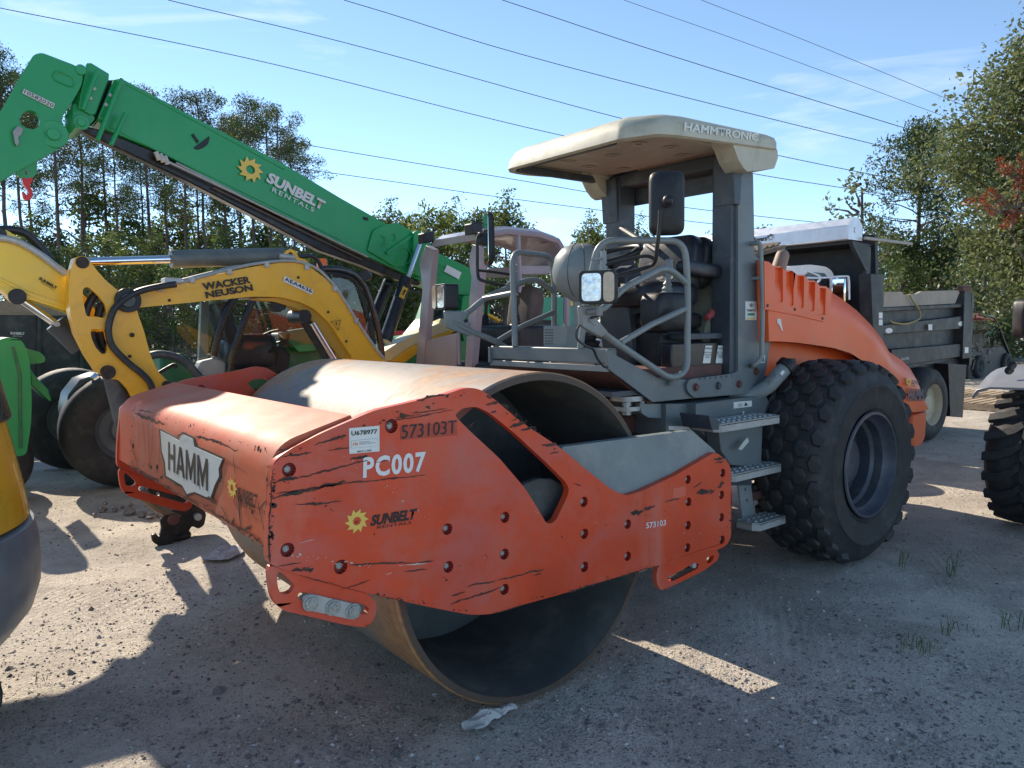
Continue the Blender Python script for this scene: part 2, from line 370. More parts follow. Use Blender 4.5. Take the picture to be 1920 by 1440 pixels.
def gear(bl, br, tl, parent, mt=GOLD, name='sun_logo', lift=.0025):
    c = (br+tl)/2; u = (br-bl)/2; w = (tl-bl)/2; n = 10; P = []
    for i in range(n):
        t = 2*math.pi*i/n; P.append(c+u*math.cos(t)*1.0+w*math.sin(t)*1.0); t2 = t+.17; P.append(c+u*math.cos(t2+.32)*.66+w*math.sin(t2+.32)*.66)
    H = [c+u*.34*math.cos(2*math.pi*i/14)+w*.34*math.sin(2*math.pi*i/14) for i in range(14)]
    return flat(P, name, mt, parent, lift=lift, holes=[H])
def copytree(o, parent=None):
    c = o.copy(); COL.objects.link(c)
    if parent: c.parent = parent
    for ch in list(o.children): copytree(ch, c)
    return c
from mathutils import noise as mn_
# ================================================================== the road roller
RO = thing('road_roller', 'orange and grey single drum road roller with cream canopy, filling the middle of the yard', 'road roller', (0, 0, 0))
DW = 2.15; NY = -.10; FY = DW+.10; DR = .75
SM = lambda p: V((p.x, DW-p.y, p.z))          # mirror across the machine's middle
def YN(y): return V((0, y, 0))
# ---- drum
dr = MB(); pr = [(DR-.012, 0), (DR, .014), (DR, DW-.014), (DR-.012, DW), (DR-.036, DW), (DR-.04, DW-.05), (DR-.04, .05), (DR-.036, 0)]
dr.lathe(pr, (0, 0, DR), (0, 1, 0), 128, closed=True)
drum = build(dr, 'drum', DRUM, RO, angle=25)
b = MB(); b.lathe([(DR-.037, .004), (DR-.041, .05), (DR-.041, .80), (.40, .80), (.36, .74), (.29, .72), (.29, .50), (.20, .49), (.20, .36), (.0, .36)], (0, 0, DR), (0, 1, 0), 96)
build(b, 'drum_bulkhead', DUSTB, drum); b = MB()
b.lathe([(DR-.037, DW-.004), (DR-.041, DW-.05), (DR-.041, DW-.46), (0, DW-.46)], (0, 0, DR), (0, 1, 0), 96)
build(b, 'drum_bulkhead', DUSTB, drum)
b = MB()
for i in range(12):
    t = 2*math.pi*i/12; c = V((.245*math.cos(t), .50, DR+.245*math.sin(t))); b.cyl(c, c-YN(.03), .022, 6)
build(b, 'hub_bolts', BOLTM, drum)
b = MB()
for i in range(3):
    t = 2*math.pi*i/3+.5; c = V((.17*math.cos(t), 0, DR+.17*math.sin(t)))
    b.cyl(c+YN(.05), c+YN(.50), .08, 20)
b.slab(circ(V((0, .0, DR)), .27, V((1, 0, 0)), V((0, 0, 1)), 20), YN(.04))
build(b, 'vibration_mount', DUSTB, RO, bevel=.006)
# ---- side plates
PL = [(512,884),(513,868),(522,857),(547,840),(600,813),(700,770),(840,738),(868,728),(885,727),(900,730),(919,742),(977,791),(1054,842),(1101,882),(1148,919),(1174,930),(1203,921),(1269,890),(1342,847),(1367,868),(1371,884),(1371,1006),(1364,1021),(1349,1030),(1239,1059),(1137,1088),(1046,1116),(973,1136),(919,1152),(882,1153),(809,1139),(700,1115),(600,1090),(548,1075),(503,1056),(501,1040),(503,980)]
WIN = [(851,778),(864,766),(893,762),(919,775),(970,817),(1028,871),(1061,904),(1068,919),(1063,933),(1043,975),(1034,982),(1024,981),(1013,961),(984,915),(937,860),(882,809)]
HOLES = [(734,799,13),(542,881,13),(539,1031,13),(639,1063,13),(839,992,10.5),(841,1063,10.5),(947,970,10),(946,1039,10),(946,1105,10),(1095,941,9.3),(1096,1001,9.3),(1096,1063,9.3),(1177,983,8.5),(1177,1043,8.5),(1290,899,8),(1291,941,8),(1290,985,8),(1289,1027,8),(1355,887,7.6),(1353,928,7.6),(1353,970,7.6),(1354,1012,7.6)]
plate = rnd(YL(PL, NY), .03, 2); win = rnd(YL(WIN, NY), .02, 2)
hc = []
for (px, py, r) in HOLES:
    c = Yp(px, py, NY); e = Yp(px, py+r, NY); hc.append((c, (c-e).length*1.05))
X1 = V((1, 0, 0)); Z1 = V((0, 0, 1))
for side, mir in (('near', False), ('far', True)):
    f = SM if mir else (lambda p: p); s = -1 if mir else 1
    mb = MB(); mb.slab([f(p) for p in plate], YN(.035*s), [[f(p) for p in win]]+[[f(q) for q in circ(c, r, X1, Z1)] for c, r in hc])
    sp_ = build(mb, 'side_plate', ORANGE, RO, bevel=.003, angle=25)
    for c, r in hc:
        q = f(c)
        bb = MB(); bb.cyl(q+YN(.021*s), q+YN(.0345*s), r*.995, 14); bb.lathe([(r*.99, .0), (r*.99, .022)], q, YN(s), 14)
        rc = build(bb, 'bolt_recess', RECESS, sp_)
        bb = MB(); bb.cyl(q+YN(.0338*s), q+YN(.016*s), r*.52, 6); bb.cyl(q+YN(.017*s), q+YN(.0145*s), r*.36, 12)
        build(bb, 'bolt', BOLTM, sp_, bevel=.002)
    # lower lug with lashing eye and slot
    LUG = [(505,1058),(548,1074),(600,1090),(665,1107),(692,1113),(706,1131),(706,1150),(698,1168),(684,1177),(647,1172),(584,1157),(530,1145),(511,1127),(504,1084)]
    EYE = [(521,1068),(538,1083),(553,1098),(549,1109),(535,1116),(524,1111),(519,1090)]
    SLOT = [(559,1113),(566,1110),(684,1134),(692,1141),(691,1149),(683,1152),(566,1127),(558,1121)]
    mb = MB(); mb.slab([f(p) for p in rnd(YL(LUG, -.092), .03, 3)], YN(.032*s), [[f(p) for p in rnd(YL(EYE, -.092), .02, 2)], [f(p) for p in rnd(YL(SLOT, -.092), .02, 2)]])
    lug = build(mb, 'lashing_lug', ORANGE, RO, bevel=.003)
    if not mir:
        PILL = [(567,1128),(570,1117),(582,1113),(667,1133),(675,1139),(677,1148),(672,1158),(660,1162),(582,1145),(570,1139)]
        mb = MB(); mb.slab(rnd(YL(PILL, -.100), .02, 3), YN(.012)); bar_ = build(mb, 'spacer_bar', ZINC, lug, bevel=.003)
        for q in ((582, 1130), (624, 1139), (662, 1146)):
            c = Yp(*q, -.100); mb = MB(); mb.cyl(c, c-YN(.005), .030, 18); mb.cyl(c-YN(.004), c-YN(.011), .022, 16); mb.cyl(c-YN(.010), c-YN(.013), .014, 6); build(mb, 'bolt', BOLTM, bar_, bevel=.002)
    LUG2 = [(1236,1058),(1346,1031),(1349,1042),(1344,1052),(1320,1070),(1248,1106),(1240,1107),(1233,1098),(1230,1080)]
    SL2 = [(1252,1083),(1302,1056),(1311,1058),(1308,1066),(1264,1089),(1255,1090)]
    EY2 = [(1325,1046),(1340,1041),(1337,1051),(1327,1058)]
    mb = MB(); mb.slab([f(p) for p in rnd(YL(LUG2, -.088), .02, 2)], YN(.03*s), [[f(p) for p in YL(SL2, -.088)], [f(p) for p in YL(EY2, -.088)]])
    lug2 = build(mb, 'rear_lug', ORANGE, RO, bevel=.003)
    if not mir:
        mb = MB(); mb.slab(YL([(1256,1084),(1302,1059),(1308,1063),(1262,1087)], -.08), YN(.02)); build(mb, 'dark_bar', SCRAPE, lug2)
        mb = MB(); c = Yp(1303, 1061, -.10); mb.cyl(c, c+YN(.03), .016, 6); build(mb, 'bolt', ZINC, lug2, bevel=.003)
    else:
        mb = MB(); q = SM(Yp(566, 1125, -.07)); r2 = SM(Yp(690, 1150, -.07)); mb.slab([q, r2, r2+V((0, 0, -.05)), q+V((0, 0, -.05))], YN(.02)); build(mb, 'spacer_bar', SCRAPE, lug)
    # grey rear bar set behind the V notch
    BAR = [(1054,838),(1298,807),(1342,846),(1342,905),(1174,960),(1054,880)]
    mb = MB(); mb.slab([f(p) for p in YL(BAR, -.064)], YN(.05*s)); gb = build(mb, 'frame_bar', GREYB, RO, bevel=.004)
# ---- front cross beam
A0 = Yp(505, 1033, NY); A1 = Yp(513, 868, NY); A2 = Yp(547, 840, NY); A3 = Yp(667, 785, NY)
zt = A3.z
prof = [V((A0.x+.005, 0, A0.z-.0)), V((A1.x-.0, 0, A1.z+.05)), V((A3.x, 0, A3.z+.012)), V((A3.x, 0, A3.z-.06)), V((A3.x-.06, 0, A3.z-.36))]
print('beam', [tuple(round(c, 3) for c in p) for p in prof])
pr_ = rnd(prof, [.0, .10, .01, .0, 0], 8)
mb = MB(); mb.slab([V((p.x, NY+.034, p.z)) for p in pr_], YN(DW+.2-.068))
beam = build(mb, 'front_beam', ORFRONT, RO, bevel=.004)
FN = (prof[1]-prof[0]).normalized(); FNn = V((-FN.z, 0, FN.x)).normalized()
FP = prof[0]+FNn*.001
def FB(px, py): return onp(px, py, FP, FNn)
# maker's shield on the beam
sh = [(302,807),(337,826),(342,813),(363,823),(366,838),(418,861),(411,878),(412,893),(404,909),(395,935),(366,922),(352,926),(343,910),(313,892),(311,866),(305,846)]
shb = [(299,803),(337,822),(342,809),(366,820),(369,835),(422,859),(415,879),(416,895),(408,911),(398,940),(366,926),(352,931),(341,914),(310,895),(307,867),(302,848)]
flat([FB(*p) for p in shb], 'badge_outline', INK, beam, lift=.002)
flat([FB(*p) for p in sh], 'badge_plate', LGREY, beam, lift=.0035)
GL = {'H': [[(0,0),(.26,0),(.26,1),(0,1)], [(.74,0),(1,0),(1,1),(.74,1)], [(.26,.42),(.74,.42),(.74,.60),(.26,.60)]],
      'A': [[(0,0),(.25,0),(.60,1),(.36,1)], [(.75,0),(1,0),(.64,1),(.40,1)], [(.24,.20),(.76,.20),(.70,.38),(.30,.38)]],
      'M': [[(0,0),(.2,0),(.2,1),(0,1)], [(.8,0),(1,0),(1,1),(.8,1)], [(.2,1),(.2,.62),(.44,.05),(.56,.05),(.56,.32)], [(.8,1),(.8,.62),(.56,.05),(.44,.05),(.44,.32)]]}
mb = MB(); bl_, br_, tl_ = FB(317, 880), FB(392, 921), FB(317, 828)
for k_, (ch_, x0_, w_) in enumerate((('H', 0, .20), ('A', .225, .23), ('M', .475, .245), ('M', .755, .245))):
    for st_ in GL[ch_]: mb.add([bl_+(br_-bl_)*(x0_+w_*a_)+(tl_-bl_)*b_+FNn*(.0046*(1 if FNn.dot(CL-FP) > 0 else -1)) for a_, b_ in st_], [tuple(range(len(st_)))])
build(mb, 'lettering', INK, beam, recalc=False)
gear(FB(428, 930), FB(446, 938), FB(428, 892), beam, lift=.004)
text('SUNBELT', FB(447, 938), FB(484, 955), FB(447, 912), INK, beam, bold=.03, lift=.004, shear=.2)
text('RENTALS', FB(455, 949), FB(478, 960), FB(455, 940), INK, beam, bold=.0, lift=.004)
# ---- worn paint: bare streaks with ragged edges, lying on plate and beam
RHALO = mat('rust_brown_halo', (.17, .048, .025), .75, 0, .4, 30, dirt=(.09, .04, .025), damt=.4, dscale=30)
def streaks(segs, fn, name, parent, lift=.0016, jag=.5, mt=SCRAPE, seed=1, halo=True):
    rg = random.Random(seed); out = None
    for ps in ((0, 1) if halo else (1,)):
        mb = MB(); rg = random.Random(seed)
        for (x0, y0, x1, y1, wd) in segs:
            a = fn(x0, y0); c = fn(x1, y1); e = fn(x0, y0+wd); wv = (e-a).length*(.85 if ps else 1.25); d = (c-a); n = max(6, int(d.length/.005)); nn = d.cross(e-a).normalized()
            if nn.dot(CL-a) < 0: nn = -nn
            pv = nn.cross(d).normalized()*wv; T = []; Bm = []; dr_ = 0; e1 = e2 = .3; gap = 0
            ph = rg.uniform(0, 9)
            for i in range(n+1):
                s = i/n; env = (math.sin(math.pi*s)**.4 if 0 < s < 1 else 0)*max(.0, .35+.75*mn_.noise(V((s*d.length*14+ph, ps*3, seed)))+.25)
                dr_ += rg.uniform(-.22, .22); dr_ *= .9; e1 = .6*e1+.6*rg.random()*jag; e2 = .6*e2+.6*rg.random()*jag
                h1 = env*e1*1.3; h2 = env*e2*1.3; p = a+d*s+pv*dr_*.8+nn*(lift+(.0007 if ps else 0)); T.append(p+pv*h1); Bm.append(p-pv*h2)
            k = n+1; mb.add(T+Bm, [(i, i+1, k+i+1, k+i) for i in range(n)])
        o = build(mb, name if ps else name+'_edge', mt if ps else RHALO, parent, recalc=False); o['kind'] = 'stuff'; out = o
    return out
yn = lambda x, y: Yp(x, y, NY)
nearpl = [o for o in RO.children if o.name.startswith('side_plate')][0]
streaks([(515,905,560,897,9),(560,897,690,863,5),(515,925,680,901,4),(512,932,650,905,9),(650,905,798,890,3),(553,946,640,940,5),(520,845,545,842,5),(525,858,585,848,4),(590,835,650,818,5),(615,845,655,838,3),(655,862,690,855,6),(700,868,730,862,3),
  (780,752,835,738,6),(720,792,850,768,3),(740,783,790,778,3),(770,775,838,766,2.5),(835,745,842,740,5),(520,1062,565,1055,3),(545,1072,588,1068,12),(655,1059,780,1056,4),(780,1056,812,1052,3),(758,1072,800,1068,3),(640,1105,694,1088,2.5),
  (846,1116,872,1108,4),(876,1099,930,1088,4),(930,1088,1021,1067,4),(845,1133,940,1101,4),(1000,1080,1015,1074,3),(1182,962,1206,960,12),(1206,955,1228,950,8),(1245,942,1275,935,3),(1305,924,1340,918,10),(1345,915,1357,905,12),(1338,862,1356,860,6),(1340,868,1357,865,4),(1300,915,1315,903,3),
  (910,758,935,752,6),(920,775,930,770,4),(955,800,985,795,8),(975,806,1005,800,5),(1015,835,1045,833,6),(1030,852,1048,846,4),(958,790,970,783,3),(880,800,890,792,3),(700,1000,703,1003,4),(1075,905,1090,910,3)], yn, 'bare_scrapes', nearpl, seed=3)
streaks([(510,880,503,1000,4),(504,1000,504,1056,4),(512,872,524,858,4),(1371,885,1371,1000,2),(560,1078,640,1098,2),(700,1114,760,1128,2),(1060,1112,1130,1090,3),(1160,1082,1236,1060,3),(925,1150,980,1134,2)], yn, 'edge_wear', nearpl, seed=5)
streaks([(745,1060,800,1055,3),(560,1018,590,1010,2),(722,1077,735,1073,3)], yn, 'pale_scratch', nearpl, lift=.0028, halo=False, mt=mat('primer_white', (.6, .55, .48), .6, 0, .2, 40), seed=8)
fb = lambda x, y: FB(x, y)
streaks([(255,775,312,797,7),(262,768,290,774,3),(245,820,262,880,3),(300,780,302,870,2),(280,790,283,885,2),(270,790,276,850,2),(262,790,264,840,2),(290,790,287,860,2),(243,872,300,905,6),(300,905,380,950,5),(380,950,470,1000,5),(470,1000,502,1030,6),
  (370,818,420,833,6),(395,822,450,845,5),(390,930,408,945,9),(418,950,430,975,4),(447,905,455,1000,6),(455,1000,475,985,9),(485,935,500,1000,5),(490,955,502,935,5),(335,818,352,812,3),(440,850,445,905,2),(372,870,378,920,3),(340,835,347,905,2),(250,860,252,885,4),(505,880,500,1020,3)], fb, 'bare_scrapes', beam, lift=.006, seed=11)
def chips(fn, boxes, name, parent, seed, mt=SCRAPE, lift=.0019):
    rg = random.Random(seed); mb = MB()
    for (x0, y0, x1, y1, n, sz) in boxes:
        for i in range(n):
            t = rg.random(); x = x0+(x1-x0)*t+rg.gauss(0, 3); y = y0+(y1-y0)*t+rg.gauss(0, 3); a = fn(x, y); u = (fn(x+1, y)-a).normalized(); w_ = (fn(x, y-1)-a).normalized(); nn = u.cross(w_).normalized()
            if nn.dot(CL-a) < 0: nn = -nn
            r = sz*math.exp(rg.gauss(0, .6)); el = rg.uniform(.35, 1); th = rg.uniform(-.5, .5)
            P = [a+nn*lift+(u*math.cos(q+th)+w_*math.sin(q+th)*el)*r*rg.uniform(.5, 1.1) for q in [k*math.pi/4 for k in range(8)]]; mb.add(P, [tuple(range(8))])
    o = build(mb, name, mt, parent, recalc=False); o['kind'] = 'stuff'; return o
chips(yn, [(515,880,505,1050,60,.004), (520,860,880,735,40,.004), (700,1110,880,1148,30,.003), (920,1148,1230,1060,40,.003), (1371,890,1368,1010,25,.003), (910,740,1050,838,40,.004), (530,900,860,1100,35,.0025), (860,1060,1350,930,35,.0025), (1060,900,1360,1000,20,.002)], 'paint_chips', nearpl, 21)
chips(yn, [(540,1040,700,1060,30,.0025), (640,850,1000,1120,45,.002), (1000,960,1360,1010,30,.002)], 'pale_chips', nearpl, 22, mt=mat('chalky_chip', (.5, .42, .36), .7), lift=.0021)
chips(fb, [(245,850,500,1025,90,.005), (250,765,510,850,60,.004), (250,770,248,870,40,.004), (503,870,502,1020,40,.004), (300,800,480,960,40,.003)], 'paint_chips', beam, 23)
# lettering on the near plate
text('PC007', yn(680, 897), yn(797, 884), yn(681, 857), WHITE, nearpl, bold=.035, lift=.002, sx=1.15)
for a, c in (((692, 897), (692, 856)),):
    pass
gear(yn(646, 1004), yn(691, 996), yn(646, 957), nearpl)
text('SUNBELT', yn(694, 987), yn(781, 973), yn(695, 966), INK, nearpl, bold=.045, shear=.25)
text('RENTALS', yn(707, 992), yn(771, 982), yn(707, 986), INK, nearpl, bold=.0)
flat([yn(750, 801), yn(856, 790), yn(857, 816), yn(751, 825)], 'number_decal', mat('tinted_decal', (.40, .045, .02), .4), nearpl, lift=.0015)
text('573103T', yn(752, 823), yn(855, 812), yn(753, 797), INK, nearpl, bold=.0, lift=.0035)
streaks([(814,818,828,796,1.6)], yn, 'zero_slash', nearpl, lift=.0046, mt=INK, jag=.6, halo=False)
text('573103', yn(1211, 991), yn(1248, 985), yn(1211, 980), WHITE, nearpl, bold=.01)
flat([yn(1262,916), yn(1285,911), yn(1285,930), yn(1262,935)], 'pale_patch', mat('pale_orange_patch', (.62, .12, .06), .5), nearpl, lift=.0015)
stk = flat([yn(654,803), yn(711,798), yn(711,846), yn(655,851)], 'auction_sticker', DECAL, nearpl)
text('U678977', yn(658,817), yn(707,813), yn(658,808), INK, stk, bold=.03, lift=.003)
flat([yn(658,826), yn(708,821), yn(708,836), yn(658,841)], 'sticker_box', mat('sticker_box_grey', (.45, .46, .44)), stk, lift=.003)
flat([yn(658.7,826.7), yn(707.3,822), yn(707.3,835.4), yn(658.7,840)], 'sticker_inner', DECAL, stk, lift=.0042)
text('rb', yn(661,836), yn(670,835), yn(661,829), mat('orange_print', (.7, .2, .05)), stk, bold=.02, lift=.0052)
text('Inspection Operations', yn(673,834), yn(703,831), yn(673,831), INK, stk, lift=.0052)
text('RITCHIE BROS.', yn(673,830), yn(692,828.5), yn(673,828), INK, stk, lift=.0052)
text('800.211.3983', yn(669,848.5), yn(696,846), yn(669,845), INK, stk, bold=.02, lift=.003)
# ---- rear yoke cross member and articulation
mb = MB(); mb.box((.955, -.06, .55), (1.33, DW+.06, .96)); build(mb, 'rear_crossmember', GREYD, RO, bevel=.01)
mb = MB(); mb.box((1.34, .55, .45), (2.2, 1.6, 1.0)); mb.box((1.1, .75, 1.0), (2.4, 1.4, 1.12))
for z in (.6, .95): mb.cyl((1.45, 1.07, z), (1.45, 1.07, z+.09), .16)
build(mb, 'articulation_joint', RUST, RO, bevel=.01)
mb = MB(); mb.box((.735, 2.165, .6), (1.12, 2.205, 1.40)); mb.box((.80, 1.98, .6), (1.12, 2.165, 1.38)); build(mb, 'sun_blocker_box', BLACK, RO, bevel=.02)  # added box, blocks the sun from the far end of the lit ground strip
mb = MB(); mb.cyl((1.25, .62, 1.24), (1.25, .62, 1.27), .10, 20); mb.cyl((1.25, .62, 1.18), (1.25, .62, 1.205), .085, 20); mb.cyl((1.25, .62, 1.15), (1.25, .62, 1.3), .03, 8)
for q in ((1.18, .56), (1.32, .56)): mb.cyl((*q, 1.2), (*q, 1.235), .016, 6)
build(mb, 'platform_mount', ZINC, RO)
# ================================================================== tractor unit
TN = .5; TF = DW-.5
yt = lambda x, y: Yp(x, y, TN)
DECK = [(1140,657),(1167,673),(1222,702),(1232,708),(1290,712),(1415,700),(1430,722),(1415,737),(1297,747),(1224,754),(1140,691)]
mb = MB()
dk = YL(DECK, TN)
mb.slab(dk, YN(.02)); build(mb, 'platform_side_plate', GREY, RO, bevel=.003)
mb = MB(); mb.slab([SM(p) for p in dk], YN(-.02)); build(mb, 'platform_side_plate', GREY, RO, bevel=.003)
zD = yt(1250, 730).z; xD0 = 1.0
mb = MB(); mb.box((1.35, TN+.022, zD-.03), (3.1, TF-.022, zD+.02)); mb.box((1.03, TN+.03, zD-.02), (1.5, TF-.03, zD+.01)); build(mb, 'platform_floor', GREYD, RO)
mb = MB(); mb.box((.985, TN+.02, 1.475), (1.06, TF+.0, 1.566)); fbm = build(mb, 'platform_front_beam', GREY, RO, bevel=.008)
mb = MB(); mb.box((.98, TN+.021, 1.43), (1.05, TF, 1.468)); build(mb, 'lower_strip', GREYL, fbm, bevel=.003)
mb = MB(); mb.slab([V((1.0, TN+.04, 1.43)), V((1.35, TN+.04, 1.22)), V((2.1, TN+.04, 1.22)), V((2.1, TN+.04, 1.43))], YN(TF-TN-.08)); build(mb, 'under_platform_frame', RUST, RO)
mb = MB(); mb.box((2.05, .62, .55), (3.6, 1.55, 1.25)); mb.cyl((2.98, .3, .72), (2.98, 1.85, .72), .17, 16); build(mb, 'rear_axle_housing', RUST, RO)
# floor mats and black stuff in the footwell
mb = MB(); mb.box((1.35, TN+.05, zD+.021), (2.05, TF-.05, zD+.05)); build(mb, 'floor_mat', BLACK, RO)
SIDE = [(1384,311),(1390,313),(1412,323),(1415,480),(1433,489),(1435,580),(1447,625),(1437,690),(1430,722),(1416,737),(1302,746),(1290,735),(1287,722),(1293,711),(1372,701),(1384,696)]
sd = YL(SIDE, TN-.022)
mb = MB(); mb.slab(rnd(sd, .02, 2), YN(.021)); side_panel = build(mb, 'canopy_post_plate', GREY, RO, bevel=.003)
for q in ((1304,726),(1346,723),(1385,720),(1417,696)):
    c = Yp(*q, TN-.022); mb = MB(); mb.cyl(c, c-YN(.018), .021, 6); mb.cyl(c, c-YN(.005), .028, 14); build(mb, 'bolt', GREYD if q[0] == 1346 else RUST, side_panel, bevel=.002)
mb = MB()
for i in range(7):
    c = Yp(1312+i*10, 710.5-i*.9, TN-.0225); mb.cyl(c, c-YN(.001), .007, 8)
build(mb, 'slot_marks', INK, side_panel)
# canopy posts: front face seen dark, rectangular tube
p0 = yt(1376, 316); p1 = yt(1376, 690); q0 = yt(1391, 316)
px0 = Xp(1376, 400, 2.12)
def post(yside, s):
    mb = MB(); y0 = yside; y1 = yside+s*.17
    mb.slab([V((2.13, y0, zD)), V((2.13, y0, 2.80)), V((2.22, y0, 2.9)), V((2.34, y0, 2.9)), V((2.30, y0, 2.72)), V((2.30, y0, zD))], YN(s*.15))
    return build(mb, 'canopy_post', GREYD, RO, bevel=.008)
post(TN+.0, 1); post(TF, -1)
flat([Yp(1397,565,TN-.022), Yp(1418,565,TN-.022), Yp(1418,600,TN-.022), Yp(1397,600,TN-.022)], 'telematics_sticker', DECAL, side_panel, lift=.003)
yq = lambda x, y: Yp(x, y, TN-.022)
text('TELEMATICS', yq(1399,584), yq(1416,584), yq(1399,580), INK, side_panel, lift=.0045, bold=.02)
flat([yq(1399,596), yq(1416,596), yq(1416,598.5), yq(1399,598.5)], 'sticker_band', GOLD, side_panel, lift=.0045)
flat([yq(1401,587.5), yq(1414,587.5), yq(1414,591.5), yq(1401,591.5)], 'sticker_band', GREENP, side_panel, lift=.0045)
for k, rr in enumerate((.022, .015, .008)):
    c = yq(1407.5, 577); mb = MB(); pts = [c-YN(.005)+V((rr*1.2*math.cos(t), 0, rr*1.2*math.sin(t))) for t in np.linspace(R(45), R(135), 7)]; mb.tube(pts, .0022, 5); build(mb, 'wifi_arc', INK, side_panel)
flat([Yp(1421,667,TN-.022), Yp(1434,666,TN-.022), Yp(1433,680,TN-.022), Yp(1420,681,TN-.022)], 'barcode_label', DECAL, side_panel, lift=.003)
for k in range(5): flat([yq(1423+k*2, 669), yq(1424+k*2, 669), yq(1423.6+k*2, 678), yq(1422.6+k*2, 678)], 'label_bar', INK, side_panel, lift=.0045)
# grab handle
hp = [yq(1408,457), yq(1408,457)-YN(.06), Yp(1426,462,TN-.09), Yp(1430,560,TN-.09), Yp(1428,672,TN-.09), Yp(1413,686,TN-.08), Yp(1411,686,TN-.02)]
mb = MB(); mb.tube(smoothpath(rnd(hp, .06, 3, False), 2), .016, 10); mb.cyl(Yp(1410,522,TN-.02), Yp(1428,521,TN-.09), .012, 8); build(mb, 'grab_handle', GREYL, RO)
# ---- front guards with lamps and mirrors, both sides
GP = .42
yg = lambda x, y: Yp(x, y, GP)
def guard(f):
    r = .0205; W3 = lambda *q: f(V(q))
    g_ = MB()
    lp = [(.995,.762,1.565),(1.02,.72,1.90),(1.055,.665,2.205),(1.598,.458,2.215),(1.625,.456,1.96),(1.62,.45,1.405),(1.46,.45,1.365),(1.038,.50,1.597),(.86,.45,1.665),(.72,.425,1.735)]
    g_.tube(rnd([W3(*q) for q in lp], [0,.1,.11,.11,.1,.10,.09,.1,.1,0], 6, False), r, 12)
    up_ = [(.70,.42,1.775),(.84,.42,1.785),(1.00,.43,1.905),(1.43,.46,2.055),(1.612,.456,1.955)]
    g_.tube(rnd([W3(*q) for q in up_], .10, 5, False), r, 12)
    g_.tube([W3(1.06,.49,1.60), W3(1.3,.47,1.70), W3(1.615,.456,1.80)], r*.92, 12)
    g_.tube([W3(1.025,.715,1.925), W3(.985,.43,1.895)], r*.9, 10)
    g_.tube([W3(1.05,.68,2.02), W3(1.12,.52,1.99)], .009, 6)
    g_.cyl(W3(1.50,.455,1.37), W3(1.50,.475,1.33), .024, 10)
    g = build(g_, 'guard_rail', GREYL, RO)
    mb = MB(); mb.slab([W3(*q) for q in ((.655,.405,1.81),(.665,.405,1.70),(.84,.43,1.635),(.90,.43,1.66),(.80,.42,1.735),(.86,.42,1.80),(.80,.41,1.81))], f(YN(.03))-f(V((0,0,0)))); build(mb, 'lamp_bracket', GREYL, RO, bevel=.01)
    return g
guard(lambda p: p); guard(SM)
def lamp(f, s):
    c = V((.735, .345, 1.905)); M3 = Matrix.Rotation(R(36 if s > 0 else 8), 3, 'Z')
    def bx(x0, x1, y0, y1, z0, z1):
        pts = rnd([V((x0, y0, z0)), V((x0, y1, z0)), V((x0, y1, z1)), V((x0, y0, z1))], .025, 4)
        return [f(c+M3 @ p) for p in pts], f(c+M3 @ V((x1-x0, 0, 0)))-f(c)
    mb = MB(); mb.slab(*bx(-.06, .04, -.098, .098, -.088, .088)); h = build(mb, 'headlamp', BLACK, RO, bevel=.01)
    mb = MB(); mb.slab(*bx(-.066, -.058, -.022, .082, -.074, .074)); build(mb, 'lamp_glass', LENS, h, bevel=.003)
    mb = MB(); mb.slab(*bx(-.072, -.058, -.092, -.034, -.078, .078)); build(mb, 'indicator_glass', AMBL, h, bevel=.006)
    mb = MB(); mb.cyl(f(c+V((0, 0, -.1))), f(c+V((0, 0, -.15))), .02, 8); build(mb, 'stem', GREYL, h)
lamp(lambda p: p, 1); lamp(SM, -1)
cbl = [Yp(1122,592,GP-.03), Yp(1100,600,GP), Yp(1083,615,GP), Yp(1082,635,GP), Yp(1098,648,GP), Yp(1112,655,GP+.03), Yp(1120,672,TN-.02), Yp(1132,687,TN-.01), Yp(1139,688,TN)]
mb = MB(); mb.tube(smoothpath(cbl, 5), .007, 8); build(mb, 'lamp_cable', HOSE, RO)
c2 = [Yp(930,650,1.72), Yp(924,660,1.72), Yp(922,676,1.70), Yp(930,690,1.68), Yp(934,672,1.66), Yp(931,655,1.66)]
mb = MB(); mb.tube(smoothpath(c2, 5), .006, 8); build(mb, 'lamp_cable', HOSE, RO)
# mirrors: near one seen from behind, far one edge on
mc = Yp(1250, 381, .25)
def mirror(c, nrm, w_, h_, name='mirror'):
    nrm = nrm.normalized(); u = nrm.cross(V((0, 0, 1))).normalized(); v = u.cross(nrm)
    P = rnd([c-u*w_-v*h_, c+u*w_-v*h_, c+u*w_+v*h_, c-u*w_+v*h_], min(w_, h_)*.55, 5)
    mb = MB(); k = nrm*.035; ring2 = [c+(p-c)*.80+k for p in P]; ring3 = [c+(p-c)*.35+k*1.25 for p in P]
    mb.loft([[p-nrm*.012 for p in P], P, [c+(p-c)*.95+k*.6 for p in P], ring2, ring3]); o = build(mb, name, BLACK, RO, angle=50)
    mb = MB(); mb.slab([c+(p-c)*.93-nrm*.013 for p in P], -nrm*.003); build(mb, 'glass', MIR, o)
    return o, c+k*1.3
m1, ms = mirror(mc, V((-.72, -.69, .03)), .098, .178)
def arm(pts, r, nm='mirror_arm', mt=BLACK): mb = MB(); mb.tube(smoothpath(pts, 4), r, 8); return build(mb, nm, mt, RO)
mb = MB(); mb.cyl(ms, ms-V((.72, .69, 0)).normalized()*.045, .033, 14); mb.ball(ms-V((.72, .69, 0)).normalized()*.04, .03); build(mb, 'ball_joint', BLACK, m1)
arm([Yp(1238,394,.21), Yp(1237,420,.22), Yp(1233,455,.24), Yp(1228,490,.28), Yp(1214,500,.34), Yp(1180,511,.40), Yp(1137,523,GP)], .012)
